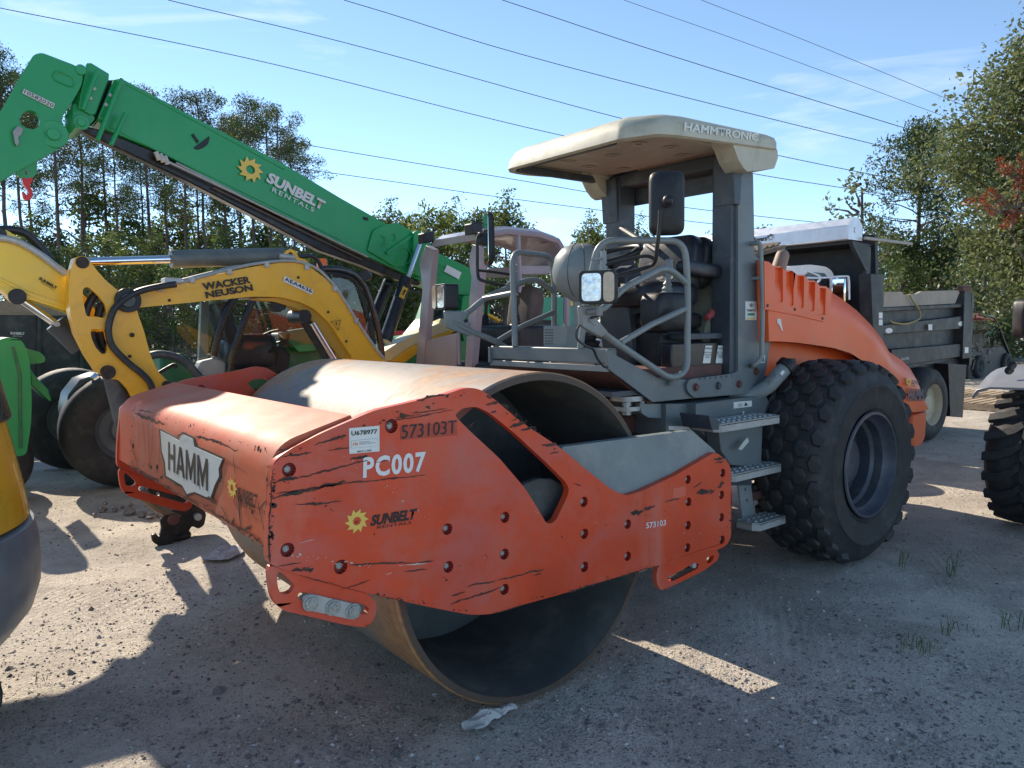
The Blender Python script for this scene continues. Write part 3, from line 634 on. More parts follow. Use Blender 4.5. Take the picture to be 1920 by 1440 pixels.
arm([Yp(1229,486,.28), Yp(1210,480,.32), Yp(1170,488,.38), Yp(1133,497,GP)], .010)
mb = MB(); mb.slab(YL([(1130,470),(1137,470),(1139,520),(1128,523)], GP-.01), YN(.02)); mb.tube([yg(1110,487), yg(1130,484), yg(1132,500)], .008, 6); build(mb, 'mirror_bracket', GREYL, RO)
FM = 1.9
m2, ms2 = mirror(Yp(915, 448, FM), V((.93, -.35, 0)), .06, .195)
arm([Yp(905,440,FM-.03), Yp(896,445,FM-.03), Yp(895,480,FM-.04), Yp(896,515,FM-.05), Yp(902,525,FM-.07), Yp(925,531,FM-.12), Yp(962,540,DW-GP)], .012)
arm([Yp(898,507,FM-.05), Yp(925,510,FM-.1), Yp(958,515,DW-GP)], .010)
mb = MB(); mb.slab(YL([(900,435),(916,435),(915,462),(900,455)], FM-.03), YN(.03)); build(mb, 'mirror_clamp', BLACK, RO, bevel=.005)
mb = MB(); mb.slab(YL([(958,512),(970,508),(972,548),(960,552)], DW-GP), YN(.03)); build(mb, 'mirror_bracket', GREYL, RO)
# perforated box on the front beam
c = Xp(1040, 636, 1.06); mb = MB(); mb.box((1.06, c.y-.11, 1.56), (1.19, c.y+.11, 1.70)); pb = build(mb, 'perforated_box', GREYL, RO, bevel=.004)
mb = MB()
for i in range(6):
    for j in range(6): mb.cyl((1.0595, c.y+.02+i*.014, 1.585+j*.018), (1.0585, c.y+.02+i*.014, 1.585+j*.018), .0045, 6)
build(mb, 'vent_holes', INK, pb)
# steering console with round grey cover, wheel
cc = Yp(1088, 508, 1.05)
mb = MB(); mb.lathe([(0, .175), (.06, .172), (.12, .145), (.165, .09), (.185, 0), (.178, -.06), (.15, -.12), (.09, -.17), (.05, -.20), (.045, -.30), (.06, -.42), (.075, -.50)], cc, (0, 0, 1), 32)
con = build(mb, 'round_console_cover', GREYL, RO, angle=40)
mb = MB(); mb.lathe([(.06, 0), (.11, -.02), (.10, -.05), (.13, -.06), (.12, -.09), (.14, -.10), (.14, -.14)], cc+V((0, 0, -.40)), (0, 0, 1), 20); build(mb, 'rubber_boot', BLACK, con)
mb = MB(); mb.tube([cc+V((-.13, -.10, .03)), cc+V((-.09, -.08, .125)), cc+V((-.03, -.03, .17))], .003, 5); mb.tube([cc+V((.0, -.18, .03)), cc+V((.0, -.12, .13))], .003, 5); build(mb, 'cover_seam', INK, con)
for a_ in (R(200), R(235), R(270)):
    mb = MB(); mb.tube([cc+V((math.cos(a_)*r_*1.012, math.sin(a_)*r_*1.012, h_)) for r_, h_ in ((.06, .172), (.12, .145), (.165, .09), (.185, 0), (.178, -.06), (.15, -.12), (.09, -.17))], .0022, 5); build(mb, 'cover_seam', GREYD, con)
sw = Yp(1148, 487, 1.05); ax = V((-.35, .0, 1)).normalized(); u = ax.cross(V((0, 1, 0))).normalized(); w2 = ax.cross(u)
mb = MB(); mb.tube(circ(sw+ax*.03, .205, u, w2, 40), .0165, 8, closed=True)
for t in (.5, 2.6, 4.7):
    d = u*math.cos(t)+w2*math.sin(t); mb.tube([sw-ax*.02, sw+d*.1-ax*.01, sw+d*.2+ax*.03], .013, 6)
mb.cyl(sw-ax*.05, sw+ax*.0, .05, 16); mb.ball(sw+u*.2+ax*.07, .025); build(mb, 'steering_wheel', BLACK, RO)
mb = MB(); mb.slab([sw+V((-.02, -.14, -.10)), sw+V((.10, -.14, -.03)), sw+V((.14, -.14, -.10)), sw+V((.22, -.14, -.75)), sw+V((.05, -.14, -.8))], YN(.28)); build(mb, 'steering_column', GREYD, RO, bevel=.02)
# seat
SX = 1.93
def pad(c, sx, sy, sz, rr=.05, name='pad', mt=SEATM, tilt=0, parent=RO):
    M = Matrix.Rotation(tilt, 3, 'Y'); mb = MB(); rings = []
    for t, k in ((-1, .80), (-.85, .93), (-.5, 1), (.5, 1), (.85, .93), (1, .80)):
        P = rnd([V((-sx*k, -sy*k, 0)), V((sx*k, -sy*k, 0)), V((sx*k, sy*k, 0)), V((-sx*k, sy*k, 0))], min(sx, sy)*.5, 4); rings.append([V(c)+M @ (p+V((0, 0, sz*t))) for p in P])
    mb.loft(rings); return build(mb, name, mt, parent, angle=60)
seat = pad((1.80, .93, 1.90), .27, .27, .085, name='seat_cushion')
pad((2.03, .93, 2.10), .07, .25, .20, name='seat_back', tilt=R(12)); pad((2.13, .90, 2.12), .06, .24, .17, name='seat_back_shell', mt=BLACK, tilt=R(12))
pad((1.95, .62, 2.06), .19, .055, .045, name='arm_rest', tilt=R(4))
pad((1.62, .62, 1.78), .17, .09, .12, name='control_box', mt=BLACK)
pad((1.9, .93, 1.72), .25, .24, .06, name='seat_slide', mt=BLACK)
mb = MB(); j = V((1.60, .60, 1.88)); mb.lathe([(.05, 0), (.045, .02), (.028, .03), (.035, .045), (.024, .06), (.030, .075), (.02, .09), (.016, .11), (.024, .14), (.028, .19), (.024, .23), (0, .24)], j, (.1, 0, 1), 16); build(mb, 'joystick', GREYL, RO)
mb = MB(); mb.box((1.66, .70, 1.34), (2.10, 1.20, 1.66)); build(mb, 'seat_console', BLACK, RO, bevel=.02)
rip = MB(); rg = random.Random(4)
for k in range(26):
    c = V((1.62+rg.random()*.3, .66+rg.random()*.12, 1.975+rg.random()*.015)); a = rg.random()*6; d = V((math.cos(a), math.sin(a), rg.uniform(-.2, .5)))*.04; rip.add([c, c+d, c+d+V((.015, .01, .02)), c+V((0, .02, .01))], [(0, 1, 2, 3)])
build(rip, 'torn_vinyl', mat('torn_foam_edges', (.25, .25, .24), .8), RO, recalc=False)['kind'] = 'stuff'
# cowl behind the seat, sloped dusty grille, wrinkled cover
mb = MB(); mb.slab([V((2.02, TN+.16, zD+.02)), V((2.06, TN+.16, 1.62)), V((2.22, TN+.16, 2.02)), V((2.5, TN+.16, 2.08)), V((2.5, TN+.16, zD+.02))], YN(1.13-.2)); build(mb, 'engine_bulkhead', mat('khaki_dusty_panel', (.17, .17, .13), .7, 0, .15, 3, dirt=(.28, .27, .2), damt=.3, dscale=3), RO, bevel=.01)
mb = MB(); mb.box((1.75, TN+.06, zD+.30), (2.36, TN+.30, zD+.34)); build(mb, 'ledge', GREYD, RO, bevel=.005)
mb = MB(); c = Yp(1345, 588, TN+.15); mb.tube([c+V((-.12, 0, -.03)), c+V((-.03, 0, .02)), c+V((.05, 0, .0))], [.02, .035, .03], 8); build(mb, 'red_glove', mat('faded_red_cloth', (.4, .08, .08), .9), RO)
mb = MB(); mb.ball(c+V((.02, -.04, .04)), .035, .03, .03); mb.tube([c+V((.06, 0, .07)), c+V((.09, -.02, .0)), c+V((.12, 0, -.03))], .02, 8); build(mb, 'white_rag', CLOTH, RO)
mb = MB(); mb.box((1.60, TN+.06, zD+.052), (2.12, TN+.15, 1.58)); cs = build(mb, 'step_box', BLACKG, RO, bevel=.01)
for (x0, x1, y0, y1) in ((1318, 1335, 648, 681), (1342, 1360, 648, 681)):
    P = [Yp(x0+4, y0, TN+.06), Yp(x1, y0, TN+.06), Yp(x1-4, y1, TN+.06), Yp(x0-1, y1, TN+.06)]; lb = flat(P, 'instruction_label', DECAL, cs, lift=.003)
    text('WARNING', P[3]+(P[0]-P[3])*.78, P[2]+(P[1]-P[2])*.78, P[3]+(P[0]-P[3])*.90, INK, lb, lift=.0045)
    text('READ OPERATION\nMANUAL BEFORE\nSTARTING', P[3]+(P[0]-P[3])*.3, P[2]+(P[1]-P[2])*.3, P[3]+(P[0]-P[3])*.66, INK, lb, lift=.0045)
mb = MB()
gx0, gx1 = 2.42, 3.05
gb = MB(); gb.slab([V((2.40, .62, 2.16)), V((2.98, .62, 2.28)), V((2.98, 1.58, 2.28)), V((2.40, 1.58, 2.16))], V((0, 0, -.03))); gri = build(gb, 'air_grille', GRILL, RO)
for i in range(7):
    for jx in (0, 1):
        mb = MB(); x = 2.44+i*.08; y0 = .66+jx*.46; z = 2.168+(x-2.40)*.207; mb.slab([V((x, y0, z)), V((x+.055, y0, z+.03)), V((x+.055, y0+.42, z+.03)), V((x, y0+.42, z))], V((.004, 0, -.012))); build(mb, 'grille_slat', GRILL, gri)
cv = MB(); n = 22; P = []
for i in range(n):
    for jx in range(10):
        x = 2.14+i*.012*1.6; y = .56+jx*.05; z = 2.16+.035*math.sin(i*.9+jx*.7)+.03*math.sin(jx*1.9+i*.35)-abs(i-10)*.006; P.append(V((x, y, z)))
cv.add(P, [(i*10+j_, i*10+j_+1, (i+1)*10+j_+1, (i+1)*10+j_) for i in range(n-1) for j_ in range(9)], True); build(cv, 'wrinkled_black_cover', BLACK, RO, recalc=False)
cylS = MB(); cylS.cyl(Yp(1165,428,1.5), Yp(1232,470,1.0), .022, 8); build(cylS, 'gas_strut', GREYD, RO)
# things on the bulkhead ledge: rag and gloves
# ---- canopy roof
zb = Yp(1277, 252, .36).z; zb2 = Yp(1440, 283, .36).z; zt1 = Yp(1277, 219, .40).z
print('roof z', zb, zb2, zt1, Yp(1462, 288, .36), Yp(1184, 250, .62), Yp(955, 320, 1.72), Yp(1440,240,.42))
def rng(x0, x1, ya, yb, ch, z, ins=0, zr=0):
    """ring of the roof in plan: straight front, chamfered front corners, square rear"""
    pts = [V((x0+ins, ya+ch, z)), V((x0+ch*.75, ya+ins*.5+.03, z+zr*.2)), V((x0+ch*1.5, ya+ins, z+zr*.3)), V((x1-.10, ya+ins, z+zr)), V((x1-ins, ya+.12, z+zr)), V((x1-ins, yb-.12, z+zr)), V((x1-.10, yb-ins, z+zr)), V((x0+ch*1.5, yb-ins, z+zr*.3)), V((x0+ch*.75, yb-ins*.5-.03, z+zr*.2)), V((x0+ins, yb-ch, z))]
    return rnd(pts, .03, 3)
rx0, rx1, ra, rb = 1.12, 2.54, .36, DW-.36
zf = 2.785
mb = MB()
mb.loft([rng(rx0+.09, rx1-.08, ra+.08, rb-.08, .19, zf+.105, 0, .06), rng(rx0+.05, rx1-.04, ra+.045, rb-.045, .19, zf+.02, 0, .075), rng(rx0+.03, rx1-.02, ra+.02, rb-.02, .19, zf-.012, 0, .08), rng(rx0, rx1, ra, rb, .19, zf-.004, 0, .08), rng(rx0+.012, rx1+.005, ra+.004, rb-.004, .19, zf+.05, 0, .07), rng(rx0+.04, rx1-.005, ra+.014, rb-.014, .21, zf+.105, 0, .045), rng(rx0+.10, rx1-.04, ra+.05, rb-.05, .18, zf+.142, 0, .03), rng(rx0+.20, rx1-.12, ra+.13, rb-.13, .14, zf+.158, 0, .02)], caps=True)
roof = build(mb, 'canopy_roof', CREAM, RO, angle=50)
mb = MB(); mb.box((rx0+.2, ra+.16, zf+.06), (rx1-.42, rb-.16, zf+.10)); 
for (x, y) in ((1.5, .75), (1.5, 1.4), (1.75, .7), (1.75, 1.45), (2.0, .8), (2.0, 1.35), (1.62, 1.08)): mb.lathe([(.02, 0), (.04, .004), (.055, .0)], (x, y, zf+.055), (0, 0, 1), 14)
build(mb, 'roof_lining', CREAMIN, roof, bevel=.01)
mb = MB(); mb.box((2.14, ra+.12, zf-.04), (2.30, rb-.12, zf+.055)); mb.box((1.25, rb-.16, zf+.0), (2.2, rb-.11, zf+.05)); mb.box((1.22, ra+.35, zf+.01), (1.27, rb-.2, zf+.05))
mb.slab([V((2.32, ra+.2, zf-.16)), V((2.32, rb-.2, zf-.16)), V((2.32, rb-.2, zf+.03)), V((2.32, ra+.2, zf+.03))], V((.02, 0, 0)))
build(mb, 'roof_frame', GREYD, RO, bevel=.01)
for s_, f in ((1, lambda p: p), (-1, SM)):
    mb = MB(); mb.slab([f(V((x, TN-.03, z))) for x, z in ((2.10, zf+.03), (2.11, zf-.10), (2.125, zf-.30), (2.19, zf-.30), (2.20, zf-.12), (2.30, zf+.03))], YN(.16*s_)); build(mb, 'post_gusset', GREYD, RO, bevel=.006)
    mb = MB(); mb.slab([f(p) for p in rnd([Yp(a_, b_, ra+.02) for a_, b_ in ((1366,258),(1376,275),(1385,300),(1394,315),(1402,322),(1452,316),(1459,296),(1458,280))], .01, 2)], YN(.15*s_)); build(mb, 'roof_corner_block', CREAM, roof, bevel=.012)
for k in (0,):
    a = [Yp(1282, 245, ra-.002), Yp(1421, 265, ra-.002), Yp(1284, 229, ra-.002)]
    text('HAMMTRONIC', a[0], a[1], a[2], mat('faint_white_print', (.66, .68, .62)), roof, bold=.02, lift=.001)
# ---- lower body, step panels, ladder
BY = .43
yb_ = lambda x, y: Yp(x, y, BY)
mb = MB(); mb.slab(YL([(1249,757),(1299,757),(1299,860),(1249,850)], TN+.0), YN(.5)); build(mb, 'body_box', GREY, RO, bevel=.003)
mb = MB(); mb.slab(YL([(1305,757),(1436,741),(1454,780),(1440,822),(1438,868),(1372,872),(1305,800)], BY), YN(.3)); bp_ = build(mb, 'body_panel', GREY, RO, bevel=.004)
mb = MB(); mb.slab(YL([(1200,757),(1249,757),(1249,785),(1215,783),(1203,775)], TN+.04), YN(.04)); build(mb, 'front_bracket', GREYL, RO, bevel=.003)
P = [yb_(1375,754), yb_(1409,751), yb_(1409,762), yb_(1375,766)]; lb = flat(P, 'safety_label', DECAL, bp_, lift=.003)
text('PINCH\nPOINT', yb_(1383,763), yb_(1391,762), yb_(1383,757), INK, lb, lift=.0045)
mb = MB(); mb.add([p+YN(-.006) for p in (yb_(1394,761), yb_(1401,760), yb_(1397,754))], [(0, 1, 2)]); build(mb, 'warning_triangle', INK, lb, recalc=False)
text('1', yb_(1392,779), yb_(1395,779), yb_(1392,771), LGREY, bp_)
flat([Yp(1253,798.5,TN), Yp(1298,800,TN), Yp(1298,807,TN), Yp(1253,806,TN)], 'white_label', DECAL, RO, lift=.003)
SY = .30; ys = lambda x, y: Yp(x, y, SY)
mb = MB(); mb.slab(YL([(1333,782),(1345,790),(1352,845),(1370,872),(1427,876),(1430,800),(1348,800)], SY+.02), YN(.10)); stp = build(mb, 'step_housing', GREY, RO, bevel=.004)
mb = MB(); mb.slab(YL([(1329,779),(1350,790),(1348,806),(1335,806)], SY-.10), YN(.22)); build(mb, 'step_cheek', GREYD, RO, bevel=.003)
flat([ys(1385,829), ys(1394,819), ys(1397,827), ys(1383,843), ys(1377,841)], 'torn_paper_label', mat('torn_label', (.5, .55, .48), .7), stp, lift=.03)
def tread(p_l, p_r, depth, y, nm='step_tread'):
    a = Yp(*p_l, y); c = Yp(*p_r, y); c.z = a.z; h = .045; x0, x1 = a.x, c.x; z = a.z
    mb = MB()
    P = [V((x0, y+.04, z)), V((x0+.035, y, z)), V((x1-.035, y, z)), V((x1, y+.04, z)), V((x1, y+depth, z)), V((x0, y+depth, z))]
    rim = [p for p in P]; inn = []
    c0 = sum(P, V((0, 0, 0)))/len(P)
    # slots pierced through the tread, with raised lips
    holes = []; k = max(3, int((x1-x0)/.062)); rows = max(2, int(depth/.07))
    for j_ in range(rows):
        for i in range(k):
            hx = x0+.03+(i+.5+.0*(j_ % 2))*(x1-x0-.06)/k; hy = y+.035+(j_+.5)*(depth-.05)/rows; wx = (x1-x0-.06)/k*.30; wy = (depth-.05)/rows*.28
            holes.append([V((hx-wx, hy-wy, z)), V((hx+wx, hy-wy, z)), V((hx+wx, hy+wy, z)), V((hx-wx, hy+wy, z))])
    mb.slab(P, V((0, 0, -.005)), holes)
    for h_ in holes:
        a_ = h_[0]; d_ = h_[1]; mb.slab([a_, d_, d_+V((0, .004, .009)), a_+V((0, .004, .009))], V((0, .004, 0))); e_ = h_[3]; g_ = h_[2]; mb.slab([e_, g_, g_+V((0, -.004, .009)), e_+V((0, -.004, .009))], V((0, -.004, 0)))
    t = build(mb, nm, ZINC, RO)
    mb = MB()
    Q = [p.copy() for p in P]
    for i in range(len(Q)):
        a_, d_ = Q[i], Q[(i+1) % len(Q)]
        n_ = V(((d_-a_).y, -(d_-a_).x, 0)).normalized()
        mb.slab([a_+V((0,0,.006)), d_+V((0,0,.006)), d_-V((0, 0, h)), a_-V((0, 0, h))], -n_*.004)
    build(mb, 'tread_skirt', ZINC, t)
tread((1348,798), (1467,786), .20, .20)
tread((1374,892), (1470,880), .16, .21)
tread((1420,985), (1478,975), .16, .21)
mb = MB(); mb.slab(YL([(1370,876),(1402,884),(1411,905),(1411,910),(1372,910)], .36), YN(.02)); build(mb, 'ladder_bracket', GREYD, RO, bevel=.003)
for P in ([(1384,905),(1408,905),(1418,990),(1394,985)], [(1430,895),(1454,893),(1465,962),(1438,966)]):
    mb = MB(); mb.slab(YL(P, .372), YN(.012)); ld = build(mb, 'ladder_rail', GREYB, RO, bevel=.002)
    mb = MB(); 
    for t in (.15, .4, .85):
        q = YL(P, .372); c = (q[0]+q[1])/2*(1-t)+(q[2]+q[3])/2*t; mb.cyl(c, c-YN(.012), .012, 8)
    build(mb, 'rivets', BOLTM, ld)
mb = MB(); mb.slab(YL([(1408,925),(1440,915),(1440,930),(1410,940)], .39), YN(.01)); build(mb, 'ladder_brace', RUST, RO)
# ---- filler pipe
fp = [Yp(1365,752,.58), Yp(1405,742,.50), Yp(1438,726,.40), Yp(1457,706,.35), Yp(1470,692,.33)]
mb = MB(); mb.tube(smoothpath(fp, 4), .052, 16); fpipe = build(mb, 'filler_pipe', GREYB, RO)
d = (fp[4]-fp[3]).normalized(); mb = MB(); mb.cyl(fp[4], fp[4]+d*.05, .068, 14); mb.cyl(fp[4]+d*.05, fp[4]+d*.075, .035, 8); mb.box(fp[4]+d*.06+V((-.02, -.02, 0)), fp[4]+d*.06+V((.05, .02, .03))); build(mb, 'filler_cap', BLACK, fpipe, bevel=.003)
nrm = V((0, -1, 0)); c = (fp[3]*.6+fp[4]*.4); text('50 PSI', Yp(1440,722,.255), Yp(1454,704,.255), Yp(1434,716,.255), INK, fpipe, lift=.004)
mb = MB(); c = Yp(1466,701,.31); o_ = YN(-.053); flat([Yp(1462,700,.256), Yp(1467,694,.256), Yp(1471,697,.256), Yp(1466,704,.256)], 'cap_label', DECAL, fpipe, lift=.003)
# ---- engine hood
HY = .42
TOP = [(1433,489),(1451,496),(1473,504),(1495,512),(1517,523),(1538,533),(1560,543),(1590,562),(1617,583),(1644,610),(1665,637),(1678,660),(1701,675),(1717,691),(1726,706),(1733,735),(1737,766)]
LOW = [(1437,640),(1451,640),(1473,641),(1495,643),(1517,646),(1538,649),(1560,653),(1590,662),(1612,676),(1628,698),(1640,722),(1655,745),(1676,762),(1695,770),(1710,773),(1722,771),(1737,767)]
rings = []
for i, ((ax_, ay_), (bx_, by_)) in enumerate(zip(TOP, LOW)):
    t = Yp(ax_, ay_, HY); lw = Yp(bx_, by_, HY); x = lw.x if False else (t.x+lw.x)/2
    zt_ = Yp(ax_, ay_, HY+.05).z+.004; zl = lw.z; rings.append((t.x, zt_, lw.x, zl))
hr = []
for (xt, zt_, xl, zl) in rings:
    P = []
    for k in range(9):
        s = k/8; z = zl+(zt_-zl)*min(1, s*1.0); x = xl+(xt-xl)*s; bul = .05*math.sin(math.pi*min(s, .8)/1.6*1.2)
        P.append(V((x, HY-.02+.0*bul+.13*max(0, s-.62)**1.5*2.2, z)))
    P2 = P+[V((xt-.01, HY+.20, zt_+.012)), V((xt-.01, DW/2, zt_+.02)), V((xt-.01, DW-HY-.20, zt_+.012))]+[SM(p) for p in reversed(P)]
    hr.append(P2)
hs0 = hr[0]; sg = lambda p: (1 if p.y < DW/2-.01 else -1 if p.y > DW/2+.01 else 0)
hr.insert(0, [p+V((-.01, .105*sg(p), 0)) for p in hs0]); hr.insert(0, [p+V((-.10, .19*sg(p), 0)) for p in hs0])
mb = MB(); mb.loft(hr, closed=False, caps=False); hood = build(mb, 'engine_hood', HOOD, RO, angle=50)
# lower, recessed body behind the wheel
LB = [(1437,641),(1473,641),(1517,646),(1560,653),(1600,668),(1625,695),(1650,740),(1650,800),(1430,800),(1432,740)]
for f_, s_ in ((lambda p: p, 1), (SM, -1)): mb = MB(); mb.slab([f_(p) for p in YL(LB, .56)], YN(.02*s_)); build(mb, 'engine_side_panel', HOOD, RO, bevel=.004)
mb = MB(); mb.box((2.55, .58, .9), (4.4, DW-.58, 1.4)); build(mb, 'engine_bay', BLACK, RO)
tail = [(1711,776),(1739,772),(1736,820),(1730,832),(1720,838),(1705,825)]
mb = MB(); mb.slab(YL(tail, HY), YN(DW-2*HY)); bmp = build(mb, 'rear_bumper', HOOD, RO, bevel=.02)
VP = [(1433,489),(1442,491),(1451,499),(1462,499),(1473,507),(1484,507),(1495,515),(1506,515),(1517,526),(1527,526),(1538,536),(1549,537),(1560,545),(1556,590),(1550,602),(1544,603),(1490,590),(1434,580)]
VHo = [[(1453,502),(1468,502),(1468,564),(1466,567),(1454,566),(1453,563)],[(1474,510),(1488,510),(1488,571),(1486,574),(1475,573),(1474,570)],[(1495,518),(1508,518),(1507,575),(1505,578),(1496,577),(1495,574)],[(1516,529),(1529,529),(1527,581),(1525,584),(1517,583),(1516,580)],[(1537,540),(1549,541),(1547,588),(1545,590),(1538,589),(1537,586)]]
yh = lambda x, y: Yp(x, y, HY-.03)
mb = MB(); mb.slab([yh(*p) for p in VP], YN(.05), [[yh(*p) for p in h_] for h_ in VHo]); vp = build(mb, 'vent_panel', HOOD, RO, bevel=.006)
mb = MB(); mb.slab([Yp(a_, b_+(2 if i_ < 13 else 0), HY+.001) for i_, (a_, b_) in enumerate(VP)], YN(.02)); build(mb, 'vent_backing', HOOD, vp)
for q in ((1439,573),(1490,580),(1542,597)): c = yh(*q); mb = MB(); mb.cyl(c-YN(.004), c+YN(.01), .011, 10); build(mb, 'screw', BLACK, vp)
flat([Yp(1456,598,HY-.02), Yp(1463,598,HY-.02), Yp(1465,610,HY-.02), Yp(1467,620,HY-.02), Yp(1465,620,HY-.02), Yp(1461,610,HY-.02), Yp(1457,606,HY-.02)], 'torn_label', DECAL, hood, lift=.004)
mb = MB(); c = V((3.0, .95, 2.1)); e = Yp(1467, 480, .95); mb.tube([e+V((-.12, 0, -.30)), e+V((-.05, 0, -.10)), e], [.06, .06, .055], 16); mb.ball(e, .055); build(mb, 'exhaust_stack', mat('tan_heat_shield', (.26, .2, .15), .6, 0, .1), RO)
hy = lambda x, y: Yp(x, y, HY-.028)
gear(hy(1697,723), hy(1708,726), hy(1697,705), hood, lift=.006)
text('SUNBELT', hy(1709,720), hy(1724,722), hy(1709,712), INK, hood, lift=.006, bold=.02)
text('RENTALS', hy(1711,724), hy(1722,725.5), hy(1711,722), INK, hood, lift=.006)
text('HAMM', hy(1702,752), hy(1731,752), hy(1701,728), mat('blue_grey_print', (.10, .10, .14)), hood, lift=.006, bold=.05)
# ---- rear wheels with block treads
WX, WZ = 3.05, .70; TR = .735
def wheel(y0, s, lugs=True):
    o = V((WX, y0, WZ)); a = YN(s)
    prof = [(.375, .02), (.395, .004), (.405, -.004), (.412, .002), (.46, -.012), (.545, -.016), (.552, -.022), (.562, -.022), (.568, -.012), (.64, .008), (.685, .045), (.705, .09), (.712, .17), (.712, .35), (.705, .43), (.685, .48), (.64, .52), (.5, .54), (.375, .51)]
    mb = MB(); mb.lathe(prof, o, a, 72, closed=True)
    # squash where it meets the ground
    mb.v = [(x, y, max(z, .012)) for x, y, z in mb.v]
    t = build(mb, 'tyre', RUB, RO, angle=50)
    mb = MB(); mb.lathe([(.378, .0), (.372, -.010), (.355, -.012), (.345, .02), (.335, .05), (.315, .07), (.31, .13), (.29, .15), (.285, .24), (.27, .26), (.255, .33), (.18, .34), (.178, .30), (.0, .30)], o, a, 56)
    r_ = build(mb, 'rim', RIMM, RO, angle=30)
    mb = MB(); mb.lathe([(.165, .31), (.160, .19), (.155, .16), (.13, .155), (.12, .15), (.0, .148)], o, a, 30); hb = build(mb, 'hub', RIMM, r_, angle=30)
    mb = MB()
    for i in range(12): tt = 2*math.pi*i/12; c = o+V((.215*math.cos(tt), 0, .215*math.sin(tt)))+a*.335; mb.cyl(c, c-a*.03, .016, 6)
    build(mb, 'wheel_nuts', RIMM, r_)
    if not lugs: return
    lm = None; n = 25
    for row in range(6):
        for i in range(n):
            th = 2*math.pi*(i+(row % 2)*.5)/n
            yy = (.042, .13, .218, .306, .394, .482)[row]; rr = .711 if 0 < row < 5 else .688; til = (-.55, -.12, 0, 0, .12, .5)[row]
            pos = V((WX+rr*math.cos(th), y0+s*yy, WZ+rr*math.sin(th)))
            if pos.z < .05: continue
            if lm is None:
                mb = MB(); A = [V((0, .048*math.cos(math.pi/3*k), .068*math.sin(math.pi/3*k))) for k in range(6)]
                mb.loft([[p*1.0+V((-.03, 0, 0)) for p in A], [p*.96+V((.014, 0, 0)) for p in A], [p*.88+V((.020, 0, 0)) for p in A]], smooth=False); ob = build(mb, 'tread_lug', RUB, t, origin=None)
                for v_ in ob.data.vertices: v_.co = v_.co+V(chain_loc(t))
                lm = ob.data
            else:
                ob = bpy.data.objects.new('tread_lug', lm); COL.objects.link(ob); ob.parent = t
            rad = V((math.cos(th), s*math.tan(til), math.sin(th))).normalized(); tg = V((-math.sin(th), 0, math.cos(th))); ya = tg.cross(rad).normalized()*1
            M = Matrix((rad, ya, tg)).transposed().to_4x4(); M.translation = pos; ob.matrix_local = M
wheel(-.03, 1); wheel(DW+.03, -1, False)
# ================================================================== machines behind
def slabY(name, px, y, d, mt, par, holes=(), r=0, bevel=.004, n=3):
    """plate or body whose outline lies in the upright plane at depth y, d thick"""
    P = YL(px, y); P = rnd(P, r, n) if r else P
    mb = MB(); mb.slab(P, YN(d), [rnd(YL(h, y), r*.6, 2) if r else YL(h, y) for h in holes]); return build(mb, name, mt, par, bevel=bevel)
def slabX(name, px, x, d, mt, par, holes=(), r=0, bevel=.004):
    P = XL(px, x); P = rnd(P, r, 3) if r else P
    mb = MB(); mb.slab(P, V((d, 0, 0)), [XL(h, x) for h in holes]); return build(mb, name, mt, par, bevel=bevel)
def tubeY(name, px, y, r, mt, par, seg=10, sm=4):
    P = [Yp(q[0], q[1], q[2] if len(q) > 2 else y) for q in px]; mb = MB(); mb.tube(smoothpath(P, sm) if len(P) > 2 else P, r, seg); return build(mb, name, mt, par)
def cylY(name, a, b_, y, r, mt, par, seg=16):
    mb = MB(); mb.cyl(Yp(*a, y), Yp(*b_, y), r, seg); return build(mb, name, mt, par, bevel=.003)
def pinY(name, q, y, r, d, mt, par):
    c = Yp(*q, y); mb = MB(); mb.cyl(c, c+YN(d), r, 18); return build(mb, name, mt, par, bevel=.004)
def track(par, x0, x1, y0, y1, h, name='track'):
    mb = MB(); r = h/2; P = []
    for i in range(13): t = math.pi/2+math.pi*i/12; P.append(V((x0+r+r*math.cos(t), y0, r+r*math.sin(t))))
    for i in range(13): t = -math.pi/2+math.pi*i/12; P.append(V((x1-r+r*math.cos(t), y0, r+r*math.sin(t))))
    mb.slab(P, YN(y1-y0))
    n = int((x1-x0)/.09)
    for i in range(n):
        x = x0+.08+i*(x1-x0-.12)/n
        mb.box((x, y0-.004, h), (x+.035, y1+.004, h+.018))
    return build(mb, name, RUB, par, bevel=.01)
# ---- yellow mini excavator, arm folded down behind the roller
EY = SP(-.8, 4.02, 0)
EX = thing('mini_excavator', 'yellow mini excavator behind the roller, its arched arm lettered WACKER NEUSON', 'excavator', (1.6, 4.6, 0))
BOOM = [(240,548),(262,544),(325,530),(400,516),(475,500),(520,493),(556,493),(582,501),(612,523),(636,551),(663,596),(700,646),(726,680),(730,700),(675,700),(662,672),(640,640),(618,606),(590,580),(562,566),(525,557),(475,556),(400,563),(260,577),(243,578)]
bo = slabY('boom', BOOM, EY, .24, YEL, EX, r=.04, bevel=.012)
INN = [(470,560),(525,557),(562,566),(590,580),(618,606),(640,640),(662,672),(640,672),(612,640),(590,606),(556,578),(515,566)]
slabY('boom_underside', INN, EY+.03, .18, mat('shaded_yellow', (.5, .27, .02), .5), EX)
DIP = [(132,512),(140,483),(155,479),(166,484),(180,505),(200,527),(222,545),(244,548),(256,560),(256,580),(270,620),(282,665),(295,695),(305,710),(317,714),(322,722),(315,728),(297,733),(250,750),(240,730),(222,711),(200,711),(185,700),(162,665),(142,625),(132,587),(129,550)]
DH = [[(155,541),(165,537),(185,555),(197,570),(200,585),(197,596),(162,593),(156,562)],[(170,620),(173,617),(197,619),(202,640),(200,662),(192,665),(180,652),(172,635)]]
dp = slabY('dipper', DIP, EY-.06, .05, YEL, EX, DH, r=.03, bevel=.006)
